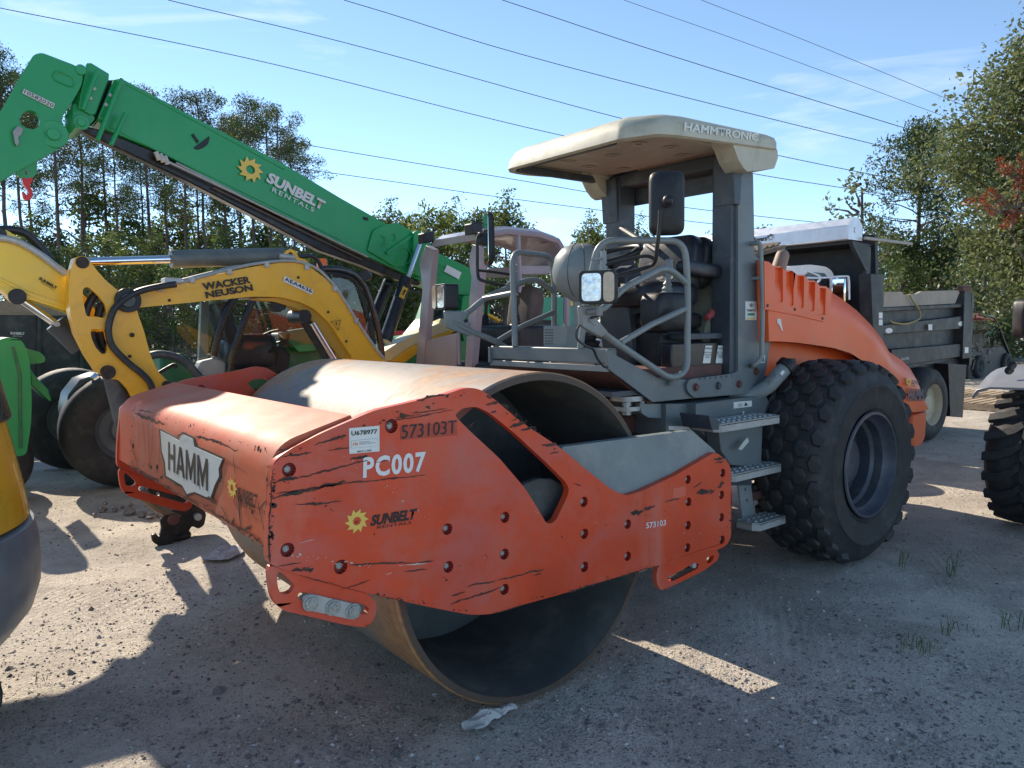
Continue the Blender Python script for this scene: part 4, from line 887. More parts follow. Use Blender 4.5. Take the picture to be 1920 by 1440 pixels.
slabY('dipper', DIP, EY+.17, .05, YEL, EX, DH, r=.03, bevel=.006)
slabY('dipper_box', [(212,600),(222,570),(256,582),(270,620),(282,665),(295,695),(322,722),(350,800),(378,880),(392,950),(352,968),(318,880),(290,810),(262,752),(240,728),(225,700),(212,650)], EY-.008, .176, YEL, EX, r=.02)
slabY('dipper_rim', [(129,550),(132,512),(140,483),(149,480),(141,512),(137,550),(140,587),(150,625),(169,665),(189,697),(185,700),(162,665),(142,625),(132,587)], EY-.008, .176, YEL, EX)
for hp_ in ([(160,592),(166,572),(178,553),(192,545)], [(184,594),(188,578),(196,566)], [(172,622),(176,640),(184,655),(192,662)], [(186,622),(190,640),(197,655)]): tubeY('inner_hose', hp_, EY+.06, .03, HOSE, EX)
pinY('arm_pin', (241,563), EY-.10, .095, .06, BLACK, EX); pinY('arm_pin', (241,563), EY-.115, .055, .02, BLACKG, EX)
for q, r in (((155,492), .045), ((203,698), .055), ((313,722), .035), ((248,628), .018), ((244,668), .012)): pinY('pin', q, EY-.075, r, .03, SCRAPE, EX)
cylY('cylinder_rod', (158,491), (325,486), EY+.12, .034, CHROME, EX); cylY('cylinder_barrel', (320,486), (533,480), EY+.12, .076, mat('faded_grey_green_steel', (.12, .135, .125), .5, .1, .2, 4, dirt=(.25, .24, .2)), EX, 20)
slabY('boom_lug', [(524,496),(532,476),(538,469),(546,467),(555,471),(560,483),(574,487),(588,506),(560,500)], EY+.02, .2, YEL, EX, [[(541,474),(546,472),(550,477),(547,482),(541,480)]], r=.01)
cylY('lug_pin', (524,480), (552,483), EY+.02, .025, ZINC, EX)
tubeY('hydraulic_hose', [(330,533),(300,537),(262,546),(235,560),(214,580),(204,610),(205,635),(215,655),(240,680),(265,700),(280,716),(288,735)], EY-.10, .026, HOSE, EX, 10, 5)
tubeY('boom_pipe', [(335,531),(400,513),(470,496),(545,489),(590,501),(620,527),(640,554),(675,610),(704,652),(720,672)], EY-.01, .013, ZINC, EX, 8)
tubeY('boom_pipe', [(318,532),(345,524),(400,510),(470,492),(540,486)], EY+.1, .013, ZINC, EX, 8)
tubeY('hydraulic_hose', [(552,482),(585,480),(598,492),(606,512),(612,530)], EY+.08, .02, HOSE, EX)
mb = MB(); c = Yp(325, 526, EY); mb.box(c+V((-.07, -.03, -.02)), c+V((.06, .1, .02))); build(mb, 'hose_clamp', ZINC, EX, bevel=.004)
cylY('boom_cylinder', (568,588), (616,668), EY+.12, .065, BLACK, EX); cylY('boom_cylinder_rod', (585,605), (628,676), EY+.0, .028, CHROME, EX)
pinY('boom_pin', (573,593), EY-.03, .06, .3, BLACK, EX)
mb = MB(); mb.slab(YL([(508,568),(520,562),(538,572),(536,580),(522,586)], EY+.05), YN(.12)); build(mb, 'work_light', BLACK, EX, bevel=.01)
ye = lambda x, y: Yp(x, y, EY)
for q_ in ((300,540),(360,524),(430,508),(500,495),(575,500),(628,540),(668,600)):
    c = Yp(*q_, EY-.012); mb = MB(); mb.box(c+V((-.02, -.012, -.03)), c+V((.02, .03, .02))); build(mb, 'pipe_clamp', ZINC, EX, bevel=.003)
for P_ in ([(262,556),(330,545),(400,532),(395,536),(330,549),(262,560)], [(600,560),(640,610),(680,668),(676,668),(636,612),(596,563)]): slabY('weld_seam', P_, EY-.003, .004, YEL, EX)
for q_ in ((318,563),(440,548),(560,520),(616,585),(650,640)): pinY('grease_nipple', q_, EY-.012, .012, .014, SCRAPE, EX)
text('WACKER', ye(381,545), ye(470,531), ye(377,531), INK, bo, bold=.04, lift=.015)
text('NEUSON', ye(386,560), ye(474,545), ye(383,547), INK, bo, bold=.04, lift=.015)
P = [ye(530,528), ye(584,553), ye(586,544), ye(532,517)]; lb = flat(P, 'asset_label', DECAL, bo, lift=.014)
text('AEA4636', ye(532,526), ye(583,550), ye(533,519), INK, lb, lift=.017, bold=.015)
for a, bq, k in (((619,603),(633,619),(637,600)),):
    mb = MB(); mb.tube([ye(*a)-YN(.015), ye(*bq)-YN(.015), ye(*k)-YN(.015)], .004, 5, closed=True); mb.cyl(ye(629,604)-YN(.015), ye(630,610)-YN(.015), .004, 5); build(mb, 'warning_triangle', INK, bo)
# cab of the same excavator
cabx = [(606,505),(611,504),(640,506),(665,515),(681,532),(691,555),(707,610),(715,655),(716,690)]
tubeY('cab_frame', cabx, 4.9, .035, BLACKG, EX, 10); tubeY('cab_frame', cabx, 5.7, .035, BLACKG, EX, 10)
tubeY('door_frame', [(622,516),(650,519),(668,530),(680,560),(696,615),(703,645)], 4.89, .02, BLACK, EX, 8)
mb = MB(); rr = [[Yp(a, b_, 4.9), Yp(a, b_, 5.7)] for a, b_ in cabx[:5]]; mb.loft([[p+V((0, 0, .01)) for p in r]+[r[1]-V((0, 0, .05)), r[0]-V((0, 0, .05))] for r in rr]); build(mb, 'cab_roof', BLACK, EX)
gl = MB(); gl.add(YL([(622,518),(650,520),(668,531),(682,565),(700,625),(706,655),(640,655),(622,600)], 4.91), [tuple(range(8))]); build(gl, 'window_pane', GLASS, EX, recalc=False)
mb = MB(); c = Yp(604, 500, 5.1); mb.lathe([(0, .09), (.045, .085), (.055, .06), (.058, .0), (.06, -.02)], c, (0, 0, 1), 18); build(mb, 'beacon', AMBER, EX)
mb = MB(); c = Yp(684, 516, 4.85); mb.cyl(c, c+V((.08, .1, 0)), .06, 12); build(mb, 'work_light', BLACK, EX)
mb = MB(); mb.box((1.3, 4.75, .62), (3.1, 5.9, 1.12)); build(mb, 'house_body', YEL, EX, bevel=.06)
track(EX, .9, 3.1, 4.4, 4.75, .52); track(EX, .9, 3.1, 5.65, 6.0, .52)
mb = MB(); mb.box((1.4, 4.75, .25), (2.6, 5.65, .62)); build(mb, 'undercarriage', BLACK, EX)
# bucket linkage and coupler by the ground
cylY('bucket_cylinder', (212,700), (246,842), EY+.08, .078, GREYD, EX, 18); cylY('bucket_rod', (246,842), (268,925), EY+.08, .034, CHROME, EX)
CP = mat('oily_black_steel', (.03, .027, .025), .42, .5, .3, 12, dirt=(.1, .07, .05), damt=.4, bump=.3)
slabY('coupler_plate', [(300,975),(325,956),(342,958),(351,984),(336,1000),(322,1022),(301,1026),(286,1016),(284,1003),(292,1001),(299,1007),(303,990)], 3.82, .03, CP, EX, [[(322,972),(330,968),(334,976),(326,981)]], r=.015)
slabY('coupler_plate', [(300,975),(325,956),(342,958),(351,984),(336,1000),(322,1022),(301,1026),(286,1016),(284,1003),(292,1001),(299,1007),(303,990)], 4.05, .03, CP, EX, r=.015)
slabY('coupler_jaw', [(338,955),(352,946),(376,950),(387,964),(383,985),(372,992),(360,986),(352,1000),(338,1004),(332,985)], 3.88, .16, CP, EX, r=.02)
pinY('coupler_pin', (326,975), 3.79, .045, .3, RUST, EX); pinY('coupler_pin', (372,970), 3.83, .03, .26, ZINC, EX)
tubeY('tilt_link', [(262,918),(280,938),(305,955),(335,968)], 3.86, .045, mat('worn_brown_steel', (.16, .12, .09), .4, .6, .2, 10), EX, 10)
slabY('link_plate', [(277,915),(290,911),(330,922),(375,938),(372,950),(345,955),(300,945),(280,930)], 3.9, .03, CP, EX, [[(292,924),(299,922),(301,928),(295,931)]], r=.02)
mb = MB(); mb.ball(Yp(330, 1005, 3.95)-V((0, 0, .0)), .12, .10, .05); build(mb, 'grease_lump', CP, EX)
# ---- second yellow excavator, arm entering from the left
EB = thing('second_excavator', 'bright yellow excavator arm reaching in from the left edge, lettered SUNBELT RENTALS', 'excavator', (-2.4, 5.2, 0))
Y2 = 4.30
b2 = slabY('boom', [(-420,520),(-240,455),(-60,428),(-30,428),(0,430),(12,431),(37,447),(65,466),(95,492),(120,512),(160,556),(200,610),(216,640),(190,652),(160,600),(130,585),(75,567),(50,560),(40,568),(30,568),(22,562),(10,550),(0,541),(-60,522),(-240,560),(-420,640)], Y2, .26, YELB, EB, r=.03, bevel=.012)
slabY('boom_flange', [(-60,508),(0,520),(40,540),(80,556),(130,573),(130,580),(75,563),(40,547),(0,526),(-60,514)], Y2-.012, .02, YELB, EB)
tubeY('boom_pipe', [(-40,448),(0,446),(37,455),(75,477),(100,496),(124,514)], Y2-.03, .026, ZINC, EB); tubeY('hydraulic_hose', [(10,431),(30,432),(52,440),(75,462),(96,488)], Y2+.1, .03, HOSE, EB)
tubeY('hydraulic_hose', [(-20,430),(15,428),(40,434),(62,452),(90,478)], Y2+.16, .022, HOSE, EB)
pinY('pin', (33,556), Y2-.03, .06, .06, BLACK, EB); pinY('pin', (1,438), Y2-.02, .04, .05, BLACK, EB)
cylY('cylinder_rod', (40,562), (108,610), Y2+.13, .03, CHROME, EB); cylY('cylinder_barrel', (103,606), (150,652), Y2+.13, .08, GREYD, EB)
mb = MB(); c = Yp(104, 608, Y2+.1); mb.cyl(c-YN(.1), c+YN(.06), .02, 8); build(mb, 'hose_fitting', ZINC, EB)
text('SUNBELT', Yp(72,524,Y2), Yp(106,544,Y2), Yp(73,518,Y2), INK, b2, bold=.05, lift=.015, shear=.25)
text('RENTALS', Yp(76,530,Y2), Yp(100,545,Y2), Yp(77,527.5,Y2), INK, b2, lift=.015)
mb = MB(); mb.box((-3.6, 4.8, .6), (-2.7, 6.2, 1.7)); build(mb, 'house_body', YELB, EB, bevel=.08); track(EB, -4.0, -2.75, 4.7, 5.05, .5)
# ---- near counterweight at the left edge
CWc = V((-2.635, 1.52, 0)); CW = thing('excavator_tail', 'yellow rounded excavator counterweight over a dark grey bumper, cut off by the left edge', 'excavator', CWc)
mb = MB(); mb.lathe([(0, 2.02), (.45, 2.01), (.62, 1.96), (.69, 1.86), (.72, 1.70), (.745, 1.50), (.80, 1.20), (.835, 1.0), (.845, .90), (.80, .895), (0, .895)], CWc, (0, 0, 1), 96); cwy = build(mb, 'counterweight', mat('glossy_yellow_paint', (.82, .44, .02), .28, 0, .07, 2, dirt=(.35, .2, .08), damt=.12, coat=.4), CW, angle=40)
mb = MB(); mb.lathe([(0, .885), (.83, .885), (.86, .875), (.875, .80), (.88, .70), (.872, .60), (.84, .50), (.76, .40), (.66, .36), (0, .35)], CWc, (0, 0, 1), 96); build(mb, 'bumper', mat('scuffed_grey_bumper', (.19, .225, .25), .38, .1, .2, 4, dirt=(.25, .25, .23), damt=.35, dscale=3, bump=.15), CW, angle=40)
mb = MB(); mb.lathe([(.752, 1.58), (.80, 1.34), (.795, 1.33), (.74, 1.50)], CWc, (0, 0, 1), 96); build(mb, 'dark_band', BLACKG, CW)
track(CW, -3.3, -1.95, 1.25, 1.55, .34)
def cyltext(body, a0, a1, z0, z1, mt, par, r0, r1, bold=.04):
    o = text(body, V((0, 0, 0)), V((1, 0, 0)), V((0, 1, 0)), mt, par, bold=bold, lift=0)
    off = chain_loc(par)
    for v in o.data.vertices:
        q = v.co+off; t = a0+(a1-a0)*q.x; z = z0+(z1-z0)*q.y; r = r0+(r1-r0)*q.y; v.co = V((CWc.x+r*math.cos(t), CWc.y+r*math.sin(t), z))-off
cyltext('RENTALS', R(-105), R(-38), 1.20, 1.32, INK, cwy, .806, .790)
# ---- green telescopic handler
TH = thing('telehandler', 'big green telescopic handler with its long boom raised to the left, lettered SUNBELT RENTALS', 'telehandler', (2.5, 7.2, 0))
TY = SP(-1.2, 5.15, .32)
tb = slabY('boom_section', [(183,227),(196,190),(230,148),(367,221),(533,308),(640,372),(732,424),(747,418),(776,436),(800,442),(812,470),(880,502),(907,515),(906,560),(860,552),(800,532),(720,495),(640,459),(533,405),(400,339),(300,284),(197,242)], TY, .42, GREEN, TH, bevel=.006)
slabY('boom_gusset', [(694,452),(700,432),(720,421),(747,418),(776,436),(782,446),(770,470),(760,500),(740,500),(690,470)], TY-.03, .03, GREEN, TH, bevel=.01)
slabY('boom_hood', [(776,436),(783,432),(798,440),(810,470),(806,500),(790,520),(770,510),(776,470)], TY-.10, .1, GREEN, TH, bevel=.01)
for q, r in (((715,452), .07), ((737,445), .045), ((760,480), .10), ((822,505), .075)):
    c = Yp(*q, TY-.035); mb = MB(); mb.tube(circ(c, r, V((1, 0, 0)), V((0, 0, 1)), 28), .008, 5, closed=True); build(mb, 'round_boss', GREEN, TH)
slabY('boom_rib', [(724,472),(775,437),(779,441),(727,477)], TY-.06, .03, GREEN, TH)
slabY('lower_section', [(187,243),(300,288),(400,343),(533,409),(640,463),(740,508),(790,530),(785,536),(732,520),(675,496),(600,470),(500,417),(350,339),(160,249),(140,236),(150,232)], TY+.04, .14, mat('greased_black_tube', (.018, .018, .02), .35, .2, .3, 5, dirt=(.08, .07, .06), damt=.3), TH, bevel=.015)
for k, (a, bq) in enumerate((((300,296), (690,482)), ((330,305), (560,422)))): cylY('hose_rail', a, bq, TY-.02+.03*k, .012, ZINC, TH)
cylY('hose_rail', (400,352), (680,488), TY+.0, .008, mat('brown_hose', (.12, .08, .06), .6), TH)
mb = MB()
for dx in (0, 8, 16): mb.cyl(Yp(292+dx, 284+dx*.5, TY-.02), Yp(299+dx, 300+dx*.5, TY-.02), .025, 8)
build(mb, 'hose_clamps', ZINC, TH)
slabY('end_collar', [(163,117),(172,118),(205,138),(204,150),(180,214),(170,216),(147,203),(150,180)], TY-.04, .50, GREEN, TH, bevel=.01)
slabY('end_collar', [(213,149),(230,147),(232,153),(197,228),(183,222),(186,214)], TY-.05, .52, GREEN, TH, bevel=.01)
slabY('inner_section', [(186,150),(215,150),(200,215),(176,222)], TY+.03, .36, BLACK, TH)
for a, bq in (((228,148), (183,263)), ((236,212), (208,272)), ((182,133), (155,206))): cylY('collar_rib', a, bq, TY-.10, .02, GREEN, TH)
for q in ((177,166),(170,184),(207,178),(199,196)): pinY('bolt', q, TY-.055, .018, .02, ZINC, TH)
hd = slabY('boom_head', [(-40,240),(0,210),(40,140),(62,104),(70,100),(80,99),(140,122),(153,132),(156,145),(152,162),(135,192),(115,222),(123,247),(121,266),(107,281),(33,321),(0,341),(-40,360)], TY-.06, .07, GREEN, TH, [[(56-20,225),(42,212),(54,206),(68,210),(75,222),(74,236),(62,243),(48,240),(39,233)]], r=.03, bevel=.01)
slabY('boom_head', [(-40,240),(0,210),(40,140),(62,104),(70,100),(80,99),(140,122),(153,132),(156,145),(152,162),(135,192),(115,222),(123,247),(121,266),(107,281),(33,321),(0,341),(-40,360)], TY+.45, .07, GREEN, TH, [[(56-20,225),(42,212),(54,206),(68,210),(75,222),(74,236),(62,243),(48,240),(39,233)]], r=.03)
slabY('head_web', [(70,102),(140,124),(150,150),(140,165),(60,140)], TY+.01, .44, GREEN, TH)
slabY('hinge_plate', [(137,193),(177,218),(178,224),(168,234),(150,243),(140,238),(137,222)], TY-.02, .46, GREEN, TH, r=.02)
pinY('hinge_pin', (153,229), TY-.05, .065, .03, GREEN, TH); pinY('hinge_pin', (153,229), TY-.07, .035, .03, GREEN, TH)
pinY('pivot_pin', (152,130), TY-.08, .045, .6, GREEN, TH)
pinY('head_boss', (101,251), TY-.08, .115, .025, GREEN, TH); pinY('head_bolt', (101,251), TY-.105, .05, .03, GREEN, TH)
c = [Yp(a, b_, TY-.062) for a, b_ in ((103,136),(112,134),(136,146),(140,154),(136,162),(126,161),(102,150),(98,142))]; mb = MB(); mb.tube(c, .009, 5, closed=True); build(mb, 'oval_emboss', GREEN, TH)
slabY('hook_tab', [(30,322),(70,302),(69,325),(62,333),(46,334),(33,330)], TY+.1, .06, GREEN, TH, [[(46,321),(53,320),(54,326),(48,328)]], r=.01)
RH = [(41,334),(62,333),(61,341),(56,346),(58,352),(62,362),(60,372),(52,376),(44,372),(41,360),(44,358),(50,366),(54,362),(50,354),(44,346)]
slabY('red_hook', RH, TY+.1, .05, REDP, TH, r=.01, bevel=.008)
slabY('latch', [(24,246),(34,236),(44,242),(40,252),(34,258),(36,268),(32,274),(28,268),(26,256)], TY-.09, .04, mat('shackle_steel', (.3, .28, .26), .4, .5), TH, r=.008)
slabY('boom_reflector', [(363,277),(393,255),(393,262),(390,270),(383,276),(374,280),(368,280)], TY-.012, .014, BLACK, TH); slabY('reflector_stem', [(359,253),(363,250),(374,265),(370,269)], TY-.012, .014, BLACK, TH)
cylY('weld_seam', (204,238), (640,451), TY-.002, .006, GREEN, TH, 6); cylY('weld_seam', (236,158), (533,318), TY-.002, .006, GREEN, TH, 6)
slabY('boom_slot', [(681,406),(691,408),(691,414),(682,412)], TY-.012, .014, BLACK, TH)
yt2 = lambda x, y: Yp(x, y, TY)
gear(yt2(441,336), yt2(491,348), yt2(443,288), tb, lift=.022)
text('SUNBELT', yt2(496,341), yt2(604,396), yt2(502,322), LGREY, tb, bold=.05, lift=.022, shear=.1)
text('RENTALS', yt2(507,359), yt2(585,398), yt2(510,351), LGREY, tb, bold=.01, lift=.022, sx=1.3)
P = [Yp(40,175,TY-.06), Yp(98,204,TY-.06), Yp(102,195,TY-.06), Yp(44,167,TY-.06)]; lb = flat(P, 'asset_label', LGREY, hd, lift=.012)
text('10582020', P[0]+(P[1]-P[0])*.04+(P[3]-P[0])*.15, P[1]-(P[1]-P[0])*.03+(P[3]-P[0])*.15, P[0]+(P[1]-P[0])*.04+(P[3]-P[0])*.9, INK, lb, lift=.016)
P = [Yp(830,509,TY), Yp(858,524,TY), Yp(863,511,TY), Yp(836,497,TY)]; flat(P, 'load_label', DECAL, tb, lift=.024)
# lift cylinders
cylY('lift_rod', (787,458), (762,528), TY-.22, .036, CHROME, TH); cylY('lift_barrel', (762,522), (722,640), TY-.22, .085, BLACKG, TH, 20)
flat([Yp(748,556,TY-.31), Yp(757,561,TY-.31), Yp(765,541,TY-.31), Yp(756,536,TY-.31)], 'hazard_label', mat('yellow_label', (.7, .45, .05), .5), TH, lift=.0)
text('!', Yp(753,552,TY-.32), Yp(757,554,TY-.32), Yp(758,542,TY-.32), INK, TH, lift=.004, bold=.04)
cylY('lift_barrel', (729,528), (704,590), TY+.35, .08, BLACKG, TH, 20); cylY('lift_barrel', (704,590), (690,640), TY+.35, .08, BLACKG, TH, 20)
tubeY('hydraulic_hose', [(720,530),(740,535),(770,545),(800,552),(830,556),(850,552)], TY-.1, .016, HOSE, TH)
for k in range(4): tubeY('hydraulic_hose', [(800+k*8,540),(812+k*7,560),(816+k*6,590),(812+k*5,620)], TY+.02*k, .02, GREEN if k % 2 else HOSE, TH)
slabY('chassis_frame', [(712,690),(714,634),(742,633),(775,628),(798,600),(812,560),(830,548),(905,548),(916,553),(919,600),(900,640),(900,690)], TY+.05, .3, GREEN, TH, r=.03, bevel=.01)
slabY('pivot_bracket', [(868,556),(905,550),(917,555),(919,625),(870,640),(862,600)], TY-.15, .1, GREEN, TH, r=.04)
cylY('compensation_barrel', (822,604), (836,576), TY-.1, .07, BLACKG, TH); cylY('compensation_rod', (836,578), (850,553), TY-.1, .035, CHROME, TH)
# chassis, cab and wheels of the handler
mb = MB(); mb.box((-.3, 6.9, .65), (6.3, 7.9, 1.15)); build(mb, 'chassis', DGREEN, TH, bevel=.05)
CY = 6.45
slabY('cab_sill', [(300,668),(345,662),(375,690),(430,690),(525,690),(525,625),(600,615),(660,640),(700,670),(700,720),(300,740)], CY+.35, .6, DGREEN, TH, bevel=.03)
slabY('side_cowl', [(525,625),(560,618),(606,612),(625,655),(560,660)], CY+.2, .1, GREEN, TH, bevel=.02)
tubeY('cab_pillar', [(441,556),(428,580),(412,620),(400,668)], CY, .042, BLACKG, TH); tubeY('cab_pillar', [(476,556),(462,590),(448,630),(436,668),(429,705)], CY-.2, .042, BLACKG, TH)
slabY('cab_post', [(378,566),(392,566),(389,695),(372,695)], CY+.5, .08, mat('pale_grey_post', (.35, .37, .38), .5), TH)
tubeY('cab_roof_rail', [(330,556),(441,552),(560,550),(610,556)], CY, .05, BLACKG, TH); slabY('cab_roof', [(330,545),(440,542),(560,540),(610,545),(610,556),(330,558)], CY, 1.0, BLACKG, TH, bevel=.02)
tubeY('cab_pillar', [(606,552),(612,600),(620,655)], CY, .04, BLACKG, TH)
for P in ([(334,560),(436,560),(398,665),(330,680)], [(478,560),(602,558),(615,640),(436,665)]):
    gl = MB(); gl.add(YL(P, CY+.03), [tuple(range(4))]); build(gl, 'window_pane', GLASS, TH, recalc=False)
for p in pad, :
    p(Yp(462,660,CY+.4), .32, .28, .22, mt=SEATM, name='seat', parent=TH); p(Yp(452,632,CY+.4)+V((-.2, 0, .1)), .08, .25, .32, mt=SEATM, name='seat_back', parent=TH, tilt=R(-14))
c = Yp(508, 640, CY+.3); axx = V((-.5, -.3, .8)).normalized(); uu = axx.cross(V((0, 1, 0))).normalized(); mb = MB(); mb.tube(circ(c, .23, uu, axx.cross(uu), 28), .02, 8, closed=True); mb.cyl(c, c-axx*.3, .03, 8)
for t in (0, 2.1, 4.2): mb.cyl(c-axx*.04, c+uu*.23*math.cos(t)+axx.cross(uu)*.23*math.sin(t), .014, 6)
build(mb, 'steering_wheel', BLACK, TH)
slabY('dashboard', [(487,650),(530,648),(545,665),(540,700),(495,700)], CY+.3, .4, BLACK, TH, bevel=.02)
slabY('grey_console', [(372,690),(378,678),(405,672),(424,680),(424,700),(372,706)], CY-.1, .2, mat('pale_grey_plastic', (.32, .33, .32), .6), TH, bevel=.02)
tubeY('guard_arc', [(278,668),(300,664),(330,670),(355,686),(378,712)], CY-.15, .045, GREYD, TH)
tubeY('cab_step_bar', [(296,700),(325,684),(330,690)], CY-.1, .02, BLACK, TH)
def bigtyre(par, c, Rr, wd, ax, rimmat, hubr=.5, lugs=0, name='tyre'):
    mb = MB(); a = V(ax).normalized()
    mb.lathe([(Rr*hubr, .02), (Rr*.6, 0), (Rr*.85, 0), (Rr*.95, wd*.08), (Rr, wd*.25), (Rr, wd*.75), (Rr*.95, wd*.92), (Rr*.85, wd), (Rr*hubr, wd-.02)], c, a, 56, closed=True)
    t = build(mb, name, RUB, par, angle=50)
    mb = MB(); mb.lathe([(Rr*hubr*1.02, .01), (Rr*hubr*.96, .03), (Rr*hubr*.85, .10), (Rr*hubr*.5, .14), (Rr*hubr*.45, .08), (0, .07)], c, a, 36); build(mb, 'rim', rimmat, par, angle=30)
    return t
GRIM = mat('grey_rim', (.12, .14, .15), .5, .1, .2, 5, dirt=(.2, .18, .15))
bigtyre(TH, (-.38, 6.34, .62), .62, .42, (0, 1, 0), GRIM); bigtyre(TH, (-.62, 7.9, .62), .62, .42, (0, 1, 0), GRIM); bigtyre(TH, (4.9, 6.34, .62), .62, .42, (0, 1, 0), GRIM)
slabY('front_fender', [(122,770),(128,740),(150,712),(185,700),(215,705),(212,715),(180,712),(152,725),(135,748),(130,790),(140,840),(128,820)], 6.6, .5, mat('dark_blue_fender', (.03, .06, .08), .35, coat=.2), TH, bevel=.01)
cylY('front_lamp', (176,714), (186,706), 6.5, .06, LENS, TH)
# ---- green machine and dump body at the far left
GM = thing('green_loader', 'green plastic covered machine standing at the left edge beside the counterweight', 'loader', (-1.5, 6.2, 0))
slabY('hood_cover', [(8,632),(32,634),(42,640),(50,655),(56,676),(60,755),(58,800),(50,850),(40,856),(0,852),(-30,800),(-20,650)], 5.9, .7, GREEN, GM, r=.06, bevel=.03)
slabY('side_cover', [(46,653),(75,660),(86,671),(84,680),(54,684)], 6.3, .4, GREEN, GM, r=.03, bevel=.02)
slabY('panel_seam', [(22,650),(27,650),(40,700),(42,840),(36,840),(34,702)], 5.885, .02, DGREEN, GM)
slabY('fender', [(56,690),(66,705),(90,730),(97,752),(92,752),(58,722)], 6.2, .5, GREEN, GM, bevel=.01)
bigtyre(GM, (-1.66, 6.35, .42), .42, .35, (0, 1, 0), GRIM); bigtyre(GM, (-1.72, 7.0, .6), .55, .4, (0, 1, 0), GRIM)
DB = thing('black_dump_body', 'black steel dump body with a brown top board, far left behind the green machine', 'dump truck', (-.5, 11, 0))
slabY('side_wall', [(-60,590),(130,592),(260,600),(260,740),(-60,740)], 10.0, .15, TRKBLK, DB)
slabY('top_board', [(-40,562),(122,572),(135,592),(-40,590)], 10.0, .06, WOOD, DB)
for q in (-20, 70, 150): slabY('wall_rib', [(q,592),(q+7,592),(q+7,738),(q,738)], 9.92, .08, TRKBLK, DB)
text('SUNBELT', Yp(19,627,10), Yp(46,628,10), Yp(19,622,10), LGREY, DB, bold=.04, lift=.01); text('RENTALS', Yp(24,631,10), Yp(42,631.5,10), Yp(24,629,10), LGREY, DB, lift=.01)
bigtyre(DB, (-.2, 9.7, .5), .5, .3, (0, 1, 0), GRIM); bigtyre(DB, (1.0, 9.7, .5), .5, .3, (0, 1, 0), GRIM)
mb = MB(); mb.box((-2.5, 10.1, .5), (2.5, 12.3, .75)); build(mb, 'bed_floor', TRKBLK, DB)
# ---- traffic barrel
bc = Zp(120, 800, 0); BR = thing('traffic_barrel', 'red and white striped traffic drum standing on the ground behind the big tyres', 'traffic barrel', bc)
k = .92/ .96
mb = MB(); pf = [(0,0),(.30,0),(.30,.05),(.27,.06),(.265,.30),(.25,.31),(.25,.56),(.235,.57),(.235,.80),(.22,.81),(.21,.92),(.17,.95),(0,.95)]; mb.lathe(pf, bc, (0,0,1), 32); bb_ = build(mb, 'barrel_body', REDW, BR)
for z0, z1, r in ((.12,.28,.268),(.40,.54,.2535)):
    mb = MB(); mb.lathe([(r,z0),(r,z1)], bc, (0,0,1), 32); build(mb, 'reflective_band', WHITE, BR)
mb = MB(); mb.tube([bc+V((.02,-.05,.93)), bc+V((.06,-.05,1.02)), bc+V((.14,-.05,1.03)), bc+V((.17,-.05,.93))], .02, 8); build(mb, 'handle', REDW, BR)
# ---- open-sided grey excavator cab behind the drum
GC = thing('grey_cab_excavator', 'excavator with an open-sided mauve grey cab and yellow arm coloured sunlit on top, behind the drum', 'excavator', (3.7, 5.2, 0))
FX = 3.0; NYc = 4.6
P1 = [(799,460),(812,468),(811,482),(793,690),(779,690),(792,540),(786,495),(789,480)]
P2 = [(886,458),(906,464),(899,520),(884,695),(871,695),(880,560),(884,520),(879,490)]
slabX('front_post', P1, FX, .09, MAUVE, GC); slabX('front_post', P2, FX, .09, MAUVE, GC)
fz = Xp(893, 445, FX).z; yA = Xp(893, 445, FX).y; yB = Xp(812, 455, FX).y
prf = [(0, 0), (.10, .06), (.45, .115), (.95, .11), (1.25, .05), (1.36, -.08), (1.42, -.30)]
mb = MB(); rr = []
for (dx, dz) in prf:
    P = [V((FX+dx, yA-.03, fz+dz)), V((FX+dx, yA+.05, fz+dz+.05)), V((FX+dx, yB-.05, fz+dz+.05)), V((FX+dx, yB+.03, fz+dz)), V((FX+dx, yB, fz+dz-.03)), V((FX+dx, yA, fz+dz-.03))]; rr.append(P)
mb.loft(rr); build(mb, 'cab_roof', mat('mauve_roof_paint', (.36, .32, .33), .3, 0, .08, 3, coat=.3), GC, angle=30)
for yy in (yA, yB):
    mb = MB(); mb.tube([V((FX+dx, yy, fz+dz-.02)) for dx, dz in prf[1:]]+[V((FX+1.40, yy, 1.55)), V((FX+1.38, yy, .9))], .045, 8); build(mb, 'rear_post', MAUVE, GC)
mb = MB(); mb.tube([V((FX+.62, yA, fz+.11)), V((FX+.64, yA, fz-.55)), V((FX+.62, yA, fz-.62))], .03, 6); mb.slab([V((FX+.62, yA+.02, fz-.30)), V((FX+1.40, yA+.02, fz-.27)), V((FX+1.40, yA+.02, fz-.36)), V((FX+.65, yA+.02, fz-.40))], YN(yB-yA)); build(mb, 'rear_hoop', MAUVE, GC)
slabX('front_panel', [(793,640),(856,624),(856,690),(792,690)], FX+.02, .03, MAUVE, GC)
mb = MB(); mb.tube([Xp(862,684,FX), Xp(860,620,FX), Xp(867,610,FX-.05), Xp(880,607,FX)], .02, 8); build(mb, 'grab_handle', MAUVE, GC)
mb = MB(); mb.box((FX+.05, yA-.02, .75), (FX+1.5, yB+.02, 1.25)); build(mb, 'cab_base', BLACK, GC, bevel=.03)
for q, x in (((800,449), FX-.05), ((889,432), FX-.05)):
    c = Xp(*q, x); mb = MB(); mb.slab([c+V((-.08, -.08, -.06)), c+V((-.08, .08, -.06)), c+V((-.08, .09, .07)), c+V((-.08, -.07, .07))], V((.15, .0, .03))); wl = build(mb, 'work_light', BLACK, GC, bevel=.015)
sc_ = Yp(985, 590, 5.1)
